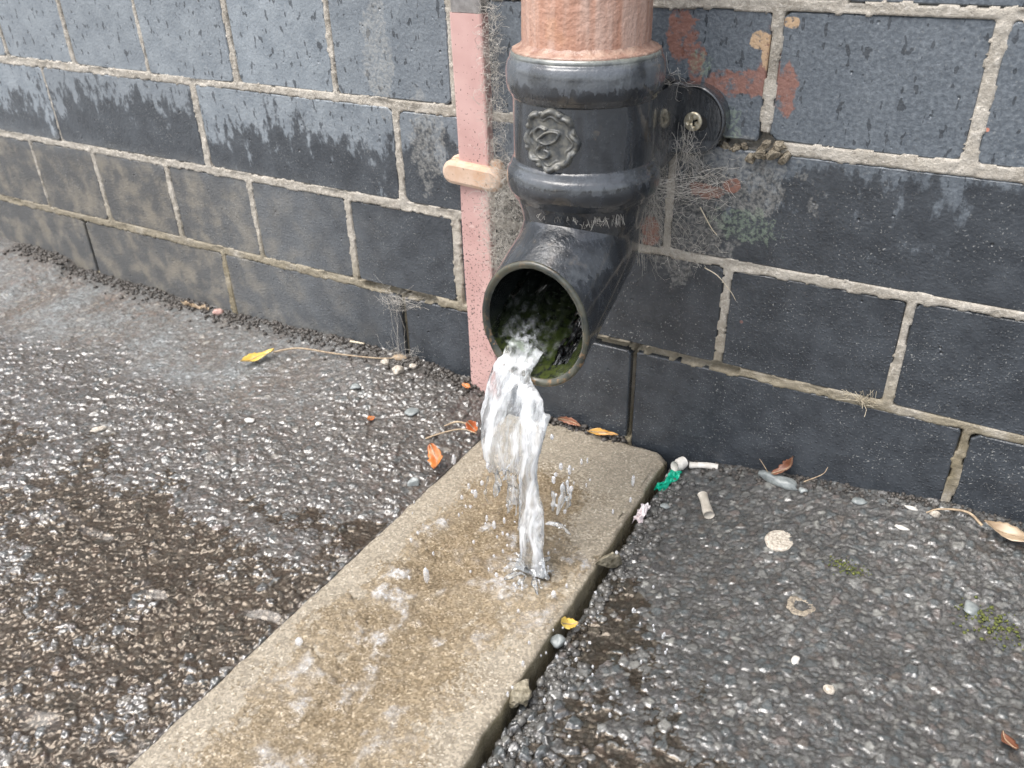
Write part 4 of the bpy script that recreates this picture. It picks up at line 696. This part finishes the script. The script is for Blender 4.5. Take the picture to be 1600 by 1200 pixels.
# flattened pale disc and a ring worn into the asphalt
def disc(name, x, y, r0, r1, rx_, ry_, h, seed, mat, label):
    t = np.linspace(0, 2*np.pi, 48, endpoint=False); rad_ = np.array([r0, r0+0.10*(r1-r0), r0+0.3*(r1-r0), r0+0.7*(r1-r0), r1*0.93, r1, r1*1.0]) if r0 > 0 else np.array([0.001, 0.3, 0.6, 0.8, 0.93, 1.0, 1.0])
    hz_ = np.array([-h, h*0.7, h, h, h*0.8, 0.2*h, -h]) if r0 > 0 else np.array([h, h, h, h*0.95, h*0.8, 0.2*h, -h]); wob = 1+(0.10 if r0 == 0 else 0.3)*(fbm(np.cos(t)*2+9, np.sin(t)*2+9, seed, 3)-0.5)*2
    Rr, T = np.meshgrid(rad_, t, indexing='ij'); Z = np.repeat(hz_[:, None], 48, 1)+0.0003*(np.random.default_rng(seed).random(Rr.shape)-0.5); V = np.stack([Rr*rx_*np.cos(T)*wob, Rr*ry_*np.sin(T)*wob, Z], -1).reshape(-1, 3)
    return tag(obj(name, mesh_np(name, V, grid_quads(48, 7, True)[:, ::-1]), M[mat], None, (x, y, gz(x, y)-0.0004)), label, 'disc')
disc('pale_disc', 0.1775, -0.0640, 0, 1, 0.0088, 0.0098, 0.0009, 501, 'chalk', 'flat pitted cream disc stuck to the asphalt right of the slab')
disc('pale_ring', 0.2030, -0.1110, 0.5, 1, 0.0075, 0.0085, 0.0004, 503, 'oldring', 'worn beige ring stuck to the asphalt below the cream disc')
# cigarette ends
def butt(name, a, b, r, mat, label, crush=0.8, seed=1):
    a, b = np.array(a), np.array(b); n = 14; t = np.linspace(0, 1, n)[:, None]; P_ = a*(1-t)+b*t; P_[:, 2] += 0.0006*np.sin(t[:, 0]*5+seed)
    V, Q = tubes([P_], [r*(0.9+0.2*vnoise(np.linspace(0, 4, n), np.zeros(n), seed))], 14); V[:, 2] = (V[:, 2]-P_[:, 2].mean())*crush+P_[:, 2].mean(); k = len(V); V = np.concatenate([V, P_[:1], P_[-1:]])
    bm = [[*map(int, q)] for q in Q]+[[i, (i+1) % 14, k] for i in range(14)]+[[13*14+(i+1) % 14, 13*14+i, k+1] for i in range(14)]
    return tag(obj(name, mesh_py(name, V, bm, True), M[mat]), label, 'cigarette end')
b0 = gz(0.09, -0.012)
butt('cigarette_end', (0.0905, -0.0180, b0+0.0050), (0.0950, -0.0100, b0+0.0055), 0.0042, 'butt', 'short white cigarette filter standing by the slab corner above green plastic', 0.95, 3)
butt('cigarette_end', (0.0990, -0.0095, b0+0.004), (0.1180, -0.0050, b0+0.0060), 0.0026, 'butt', 'long white cigarette end lying along the wall foot', 0.8, 5)
butt('cigarette_end', (0.1190, -0.0400, gz(0.119, -0.040)+0.002), (0.1300, -0.0580, gz(0.13, -0.058)+0.002), 0.0034, 'wetbutt', 'sodden grey cigarette end on the asphalt right of the green plastic', 0.75, 7)
# crumpled green plastic and paper scrap
def scrap(name, pts_, wd, seed, mat, label, cat):
    P_ = spline(pts_, 16); g = np.random.default_rng(seed); m = 7; rows_ = []
    for i, c in enumerate(P_):
        for s in np.linspace(-1, 1, m): rows_.append((c[0]+s*wd*(0.8+0.4*g.random()), c[1]+0.3*s*wd+0.0006*g.normal(), c[2]+0.0012*g.normal()+0.001*math.sin(s*4+i)))
    V = np.array(rows_); q = grid_quads(m, 16); k = len(V); V2 = V.copy(); V2[:, 2] -= 0.0004
    per = np.concatenate([np.arange(m), np.arange(1, 16)*m+m-1, 15*m+np.arange(m-2, -1, -1), np.arange(14, 0, -1)*m])
    return tag(obj(name, mesh_np(name, np.concatenate([V, V2]), np.concatenate([q, q[:, ::-1]+k, np.stack([per, per+k, np.roll(per, -1)+k, np.roll(per, -1)], 1)]), False), M[mat]), label, cat)
scrap('plastic_scrap', [(0.0925, -0.0190, b0+0.003), (0.0930, -0.0270, b0+0.002), (0.0900, -0.0340, b0+0.0005), (0.0880, -0.0410, b0-0.001)], 0.0036, 3, 'green', 'crumpled emerald green plastic beside the slab corner', 'plastic scrap')
scrap('paper_scrap', [(0.0880, -0.0640, -0.0050), (0.0885, -0.0720, -0.0060), (0.0880, -0.0800, -0.0080)], 0.0028, 5, 'paper', 'white and pink paper scrap in the gap beside the slab', 'paper')
scrap('paper_scrap', [(-0.421, -0.0100, gz(-0.42, -0.01)+0.002), (-0.406, -0.0110, gz(-0.406, -0.011)+0.002), (-0.392, -0.010, gz(-0.392, -0.010)+0.002)], 0.0040, 9, 'tan', 'dry papery litter lying along the wall foot by the pink pebble', 'litter')
# debris behind the slab end, soil along the wall foot, moss
def rubble_strip(name, fn, n, smin, smax, seed, mat, label, cat):
    g = np.random.default_rng(seed); base_ = [stone_mesh('s', 1, 1, 0.8, seed+i, 1, 0.3) for i in range(4)]; VV = []; FF = []; o_ = 0
    dat = [(np.array([v.co[:] for v in b.vertices]), np.array([p.vertices[:] for p in b.polygons])) for b in base_]
    for i in range(n):
        V, Fc = dat[g.integers(4)]; x, y, z = fn(g); s = smin+(smax-smin)*g.random()**2.5; a = g.random()*6.3; Rm = np.array([[math.cos(a), -math.sin(a), 0], [math.sin(a), math.cos(a), 0], [0, 0, 1]])
        VV.append((V@Rm.T)*s+np.array([x, y, z])); FF.append(Fc+o_); o_ += len(V)
    for b in base_: bpy.data.meshes.remove(b)
    return tag(obj(name, mesh_np(name, np.concatenate(VV), np.concatenate(FF)), M[mat]), label, cat, kind='stuff')
def foot_l(g):
    x = -0.075-0.62*g.random(); y = -0.001-abs(g.normal())*0.010; return x, y, gzm(x, y)+0.0008
def foot_r(g):
    x = 0.09+0.24*g.random(); y = -0.001-abs(g.normal())*0.006; return x, y, gzm(x, y)+0.0006
def slabgap(g):
    x = -0.03+0.075*g.random(); y = -0.001-abs(g.normal())*0.004; return x, y, -0.006+0.004*g.random()
def edge_r(g):
    y = -0.02-0.33*g.random(); x = slab_right(y)+0.006+abs(g.normal())*0.008; return float(x), y, gzm(float(x), y)
M['soil'] = mat_plain('dark_soil', (0.035, 0.030, 0.026), (0.085, 0.075, 0.065), 300, 0.5); M['grit'] = mat_plain('wet_grit', (0.04, 0.038, 0.036), (0.15, 0.145, 0.135), 120, 0.16)
rubble_strip('soil', foot_l, 1500, 0.0006, 0.0028, 601, 'soil', 'dark crumbly soil along the wall foot left of the pink strip', 'soil')
rubble_strip('soil', foot_r, 380, 0.0005, 0.0020, 603, 'soil', 'dark grit along the wall foot right of the slab', 'soil')
rubble_strip('debris', slabgap, 220, 0.0008, 0.0030, 605, 'soil', 'dark debris packed between slab end and wall', 'debris')
rubble_strip('grit', edge_r, 700, 0.0008, 0.0034, 607, 'grit', 'loose wet grit along the right edge of the slab', 'grit')
def moss_at(cx, cy, rx_, ry_):
    def f(g):
        x = cx+g.normal()*rx_; y = cy+g.normal()*ry_; return x, y, gzm(x, y)+0.0005
    return f
rubble_strip('moss', moss_at(0.219, -0.072, 0.006, 0.003), 90, 0.0004, 0.0011, 609, 'moss', 'small olive moss patch on the asphalt right of the cream disc', 'moss')
rubble_strip('moss', moss_at(0.296, -0.082, 0.008, 0.006), 170, 0.0004, 0.0012, 611, 'moss', 'larger olive moss patch near the right edge', 'moss')

# ================================================================== running water
def loft(Lp, Rp, depth, n_along, n_round, ridges, seed, ragged, name, mat, foamfn, parent):
    """flattened closed sheet between two falling edges"""
    L_, R_2 = spline(Lp, n_along), spline(Rp, n_along); v = np.linspace(0, 1, n_along); a = np.linspace(0, 2*np.pi, n_round, endpoint=False)
    V_a, A_a = np.meshgrid(v, a, indexing='ij'); u = np.cos(A_a); dn = np.sin(A_a); ix = V_a
    rag = ragged*(fbm(u*4+seed, V_a*0+dn*0.5, seed+1, 3)-0.5)*V_a**2; vv = np.clip(V_a-abs(rag)*1.6, 0, 1)
    def samp(C): return np.stack([np.interp(vv, v, C[:, k]) for k in range(3)], -1)
    l, r = samp(L_), samp(R_2); c = (l+r)/2; hw = (r-l)/2; dp_ = np.interp(vv, np.linspace(0, 1, len(depth)), depth)
    fwd = np.array([0.25, -0.92, 0.30]); rid = ridges*(fbm(u*2.4+2.2*V_a+seed, V_a*4.2+dn*1.5+seed, seed+2, 4)-0.5)*2; fine_ = 0.28*ridges*(fbm(u*9+seed+3*V_a, V_a*13, seed+4, 3)-0.5)*2
    P_ = c+hw*u[..., None]*(1+0.10*(fbm(V_a*7+seed, np.sign(u)*3+V_a*0, seed+3, 3)-0.5)[..., None]*2)+fwd*(dn*dp_+(rid+fine_)*(0.4+0.6*np.abs(dn)))[..., None]
    Vv = P_.reshape(-1, 3); q = grid_quads(n_round, n_along, True); k = len(Vv); caps = np.array([Vv[:n_round].mean(0), Vv[-n_round:].mean(0)])
    q0 = np.stack([np.arange(n_round), np.full(n_round, k), np.full(n_round, k), (np.arange(n_round)+1) % n_round], 1)
    Fc = [list(map(int, x)) for x in q]+[[int((i+1) % n_round), int(i), k] for i in range(n_round)]+[[k-n_round+int(i), k-n_round+int((i+1) % n_round), k+1] for i in range(n_round)]
    me = mesh_py(name, np.concatenate([Vv, caps]), Fc, True)
    fl = np.concatenate([np.stack([(u*0.5+0.5+(dn > 0)*0.31)*0.6, V_a, V_a*0], -1).reshape(-1, 3), np.zeros((2, 3))]); add_attr(me, 'flow', fl); add_attr(me, 'foam', np.concatenate([foamfn(u, V_a).ravel(), [0.5, 0.5]]))
    return obj(name, me, mat, parent)
wt = thing('falling_water', 'white stream of rainwater pouring from the spout onto the slab', 'water', (0.035, -0.14, 0.0))
def rel(L_): return [(x/1000-0.035, y/1000+0.14, z/1000) for x, y, z in L_]
A_a = loft(rel([(13, -110, 128), (11.3, -124, 119.5), (10.2, -131, 110), (10.2, -137, 100), (9.8, -143, 86), (10.8, -147.5, 71), (15.6, -150, 61), (19.5, -152, 50)]), rel([(35, -110, 121), (34, -125, 113.0), (40.5, -131, 110), (47.5, -135, 104), (52.0, -140, 95), (53.0, -144.5, 82), (48.6, -147.5, 71), (39, -151, 57)]), [0.0022, 0.0040, 0.0050, 0.0055, 0.0050, 0.0040, 0.0018], 110, 96, 0.0017, 11, 0.55, 'sheet', M['stream'], lambda u, v: np.clip(0.80-0.62*sstep(0.62, 1.0, v)+0.35*sstep(0.75, 1.0, abs(u)), 0, 1), wt)
A_b = loft(rel([(46, -137, 97), (43.5, -143, 84), (41.0, -148, 68), (40.6, -152, 52), (42.2, -156, 34), (45.2, -160, 10), (43.5, -163, -1)]), rel([(54, -137, 98), (53.4, -143, 85), (51.4, -148, 68), (54.5, -152, 52), (59.0, -155, 38), (61.0, -159, 16), (64.5, -163, -1)]), [0.0030, 0.0038, 0.0040, 0.0044, 0.0046, 0.0048, 0.0050], 120, 64, 0.0018, 23, 0.0, 'strand', M['stream'], lambda u, v: np.clip(0.70+0.6*sstep(0.35, 0.6, v)-0.5*sstep(0.93, 1, v)+0*u, 0, 1.0), wt)
def runs(name, lines, radii, seed, foam):
    g_ = np.random.default_rng(seed); L_ = []; R_2 = []
    for P_, r_ in zip(lines, radii):
        c = spline(rel(P_), 26); c += np.stack([0.0012*(fbm(np.linspace(0, 6, 26)+k*9+seed, np.full(26, r_*9e3), seed+k, 3)-0.5) for k in range(3)], 1)*2; L_.append(c); R_2.append(r_*(0.35+1.3*vnoise(np.linspace(0, 7, 26), np.full(26, seed+r_*5e3), seed))*np.sin(np.linspace(0.12, np.pi-0.12, 26))**0.4)
    V, Q = tubes(L_, R_2, 10); me = mesh_np(name, V, Q); add_attr(me, 'flow', np.stack([V[:, 0]*18, V[:, 2]*9, V[:, 0]*0], 1)); add_attr(me, 'foam', np.full(len(V), foam)); return obj(name, me, M['stream'], wt)
A_c = runs('splash_curtain', [[(62, -150, 56), (64, -152, 48), (63, -153, 42)], [(68, -149, 62), (69, -151, 54), (67, -154, 42)], [(74, -150, 60), (73, -152, 52), (72, -153, 47)], [(60, -155, 34), (66, -156, 37), (72, -156, 36), (77, -157, 33)]], [0.0013, 0.0015, 0.0011, 0.0013], 41, 0.5)
gd = np.random.default_rng(43); DL = []; DR = []
for k in range(15):
    x = 18+gd.random()*23; z = 60-gd.random()*10+0.2*(x-28); l = 8+gd.random()*26; DL.append([(x, -150, z), (x+gd.normal()*1.5, -151.5, z-l*0.5), (x+1+gd.normal()*2, -153, z-l)]); DR.append(0.0006+0.0008*gd.random())
A_d = runs('drips', DL, DR, 45, 0.55)
gs = np.random.default_rng(47); CL = []; CR = []
for k in range(16):
    a = gs.random()*2*math.pi; d0 = 3+2*gs.random(); d1 = 9+14*gs.random(); h = 0.8+3*gs.random(); CL.append([(54+d0*math.cos(a), -163+d0*math.sin(a), 0), (54+(d0+d1)/2*math.cos(a), -163+(d0+d1)/2*math.sin(a), h), (54+d1*math.cos(a), -163+d1*math.sin(a), -1.5+gs.random()*4)]); CR.append(0.0007+0.0008*gs.random())
A_e = runs('crown', CL, CR, 49, 0.5)
def fuse(name, parts, voxel):
    bm = bmesh.new()
    for o_p in parts: bm.from_mesh(o_p.data)
    me = bpy.data.meshes.new(name); bm.to_mesh(me); bm.free()
    for o_p in parts: md = o_p.data; bpy.data.objects.remove(o_p); bpy.data.meshes.remove(md)
    o_n = obj(name, me, M['stream'], wt); m1 = o_n.modifiers.new('fuse', 'REMESH'); m1.mode = 'VOXEL'; m1.voxel_size = voxel; m1.use_smooth_shade = True
    m2 = o_n.modifiers.new('soften', 'SMOOTH'); m2.iterations = 3; m2.factor = 0.5
    tx = bpy.data.textures.new(name, 'CLOUDS'); tx.noise_scale = 0.008; tx.noise_depth = 1; m3 = o_n.modifiers.new('ruffle', 'DISPLACE'); m3.texture = tx; m3.texture_coords = 'LOCAL'; m3.strength = 0.0015; m3.mid_level = 0.5
    return o_n
fuse('stream', [A_a, A_b], 0.0009); fuse('splash', [A_c, A_d, A_e], 0.0007)
# water sliding along the bottom of the bore to the lip
aa = np.linspace(math.radians(-168), math.radians(-50), 60); ss = np.linspace(0, 1, 60); A_, S_ = np.meshgrid(aa, ss); bz_ = 0.1755; dy_, dz_ = -math.cos(TH), -math.sin(TH)
lift = 0.0012+0.0048*np.exp(-((A_-math.radians(-122))/0.33)**2)+0.0016*(fbm(A_*6, S_*4, 151, 3)-0.5)*(0.5+S_); rb = 0.0303-lift
k_ = 0.006+(0.066)*S_; ca_, sa_ = np.cos(A_), np.sin(A_)   # frame: x across, n = up normal of the barrel
nx_, ny_, nz_ = 0.0, -math.sin(TH), math.cos(TH)
Xb = AX+rb*ca_; Yb = AY+dy_*k_+rb*sa_*ny_; Zb = bz_+dz_*k_+rb*sa_*nz_
m_ = Yb < -0.1240; Yb = np.where(m_, -0.1240, Yb)
me = mesh_np('bore_flow', np.stack([Xb-0.035, Yb+0.14, Zb], -1), grid_quads(60, 60)); add_attr(me, 'flow', np.stack([(A_+3)*0.3, S_*0.8, S_*0], -1).reshape(-1, 3)); add_attr(me, 'foam', (0.95*np.exp(-((A_-math.radians(-122))/0.30)**2)*sstep(0.55, 1.0, S_)+0.14*sstep(0.52, 0.75, fbm(A_*10, S_*5, 153, 3))*S_).ravel())
obj('bore_flow', me, M['boreflow'], wt)
# film sheeting over the slab: exists only where the ripples stand above the surface
fx, fy = np.meshgrid(np.linspace(SLX0+0.003, 0.083, 170), np.linspace(-0.035, -0.46, 470)); uu = (fx-SLX0)/(slab_right(fy)-SLX0)
jj = np.clip((uu*(nu-1)).astype(int), 0, nu-1); ii = np.clip(np.searchsorted(-sy, -fy), 0, nv-1); zb_ = Zs[ii, jj]
def spot(x, y, rx_, ry_, a=0.0):
    c, s = math.cos(a), math.sin(a); X_ = (fx-x)*c+(fy-y)*s; Y_ = -(fx-x)*s+(fy-y)*c; return np.exp(-((X_/rx_)**2+(Y_/ry_)**2))
act = 1.6*spot(0.054, -0.166, 0.010, 0.010)+0.6*spot(0.052, -0.168, 0.03, 0.03)+0.95*spot(-0.012, -0.190, 0.007, 0.030, -0.25)+0.9*spot(-0.022, -0.150, 0.006, 0.022, -0.2)+0.8*spot(0.014, -0.140, 0.020, 0.008, 0.15)+0.7*spot(0.070, -0.142, 0.014, 0.010)+0.5*spot(0.0, -0.265, 0.035, 0.05)+0.35*spot(0.02, -0.35, 0.05, 0.10)+0.5*spot(-0.02, -0.23, 0.02, 0.02)+0.4*spot(0.072, -0.185, 0.012, 0.02)+0.5*spot(0.03, -0.225, 0.03, 0.02)
chan = np.exp(-((uu-0.50)/0.34)**2)*sstep(-0.04, -0.10, fy); wv = fbm(fx*75+1.5*fbm(fx*60, fy*60, 161, 2), fy*60, 163, 4)-0.5; wv2 = fbm(fx*190, fy*150, 165, 3)-0.5
hf = 0.0014*chan+(0.0036*wv+0.0022*wv2)*(0.30*chan+act)+0.0008*act-0.0006
zf = zb_+hf; q = grid_quads(170, 470)[:, ::-1]; q = q[(hf.ravel()[q] > -0.0003).any(1)]; used, inv = np.unique(q, return_inverse=True)
me = mesh_np('water_film', np.stack([fx, fy, zf], -1).reshape(-1, 3)[used], inv.reshape(-1, 4)); add_attr(me, 'foam', np.clip(act*0.75*sstep(0.0, 0.18, wv)+0.06*chan*sstep(0.1, 0.25, wv2), 0, 0.55).ravel()[used])
o = obj('water_film', me, M['slabfilm']); o['kind'] = 'structure'; o['label'] = 'thin rippling sheet of water running down the slab'
# drops thrown up around the impacts
g = np.random.default_rng(71); ic = bmesh.new(); bmesh.ops.create_icosphere(ic, subdivisions=2, radius=1); iv = np.array([v.co[:] for v in ic.verts]); if_ = np.array([[v.index for v in f.verts] for f in ic.faces]); ic.free(); VV = []; FF = []; o_ = 0
def drop(x, y, z, r, st=1.0):
    global o_
    d = np.array([1, 1, st]); V = iv*r*d*(1+0.25*(g.random((len(iv), 1))-0.5)); VV.append(V+np.array([x, y, z])); FF.append(if_+o_); o_ += len(iv)
for _ in range(64):
    c = [(0.053, -0.162), (-0.012, -0.190), (0.015, -0.14), (0.065, -0.15), (0.03, -0.17)][g.integers(5)]; x, y = c[0]+g.normal()*0.022, c[1]+g.normal()*0.026
    drop(x, y, abs(g.normal())*0.018+0.001, g.uniform(0.0003, 0.0010), g.uniform(0.8, 2.6))
for _ in range(46): drop(0.12+g.normal()*0.03, -0.215+g.normal()*0.03, -0.004+abs(g.normal())*0.014, g.uniform(0.0004, 0.0010), g.uniform(1, 2.5))
for _ in range(12): drop(0.03+g.normal()*0.018, -0.153+g.normal()*0.006, 0.02+0.05*g.random(), g.uniform(0.0006, 0.0014), g.uniform(1.2, 3))
for _ in range(26): drop(0.068+g.normal()*0.006, -0.148+g.normal()*0.004, 0.064+g.normal()*0.013, g.uniform(0.0004, 0.0012), g.uniform(1.2, 3.6))
for (x, y, z, r, s) in [(0.003, -0.20, 0.004, 0.0018, 3.4), (0.082, -0.075, 0.02, 0.0012, 4.0), (0.083, -0.080, 0.008, 0.0009, 2.5), (-0.03, -0.275, 0.002, 0.0022, 1.2), (0.076, -0.175, 0.002, 0.0016, 1.6)]: drop(x, y, z, r, s)
n = NB('water_drop'); n.bsdf((0.97, 0.98, 1), 0.02, None, **{'Transmission Weight': 0.75, 'IOR': 1.33}); M['drop'] = n.done()
tag(obj('splash_drops', mesh_np('splash_drops', np.concatenate(VV), np.concatenate(FF)), M['drop']), 'drops of water thrown up around the falling stream', 'water drops', kind='stuff')
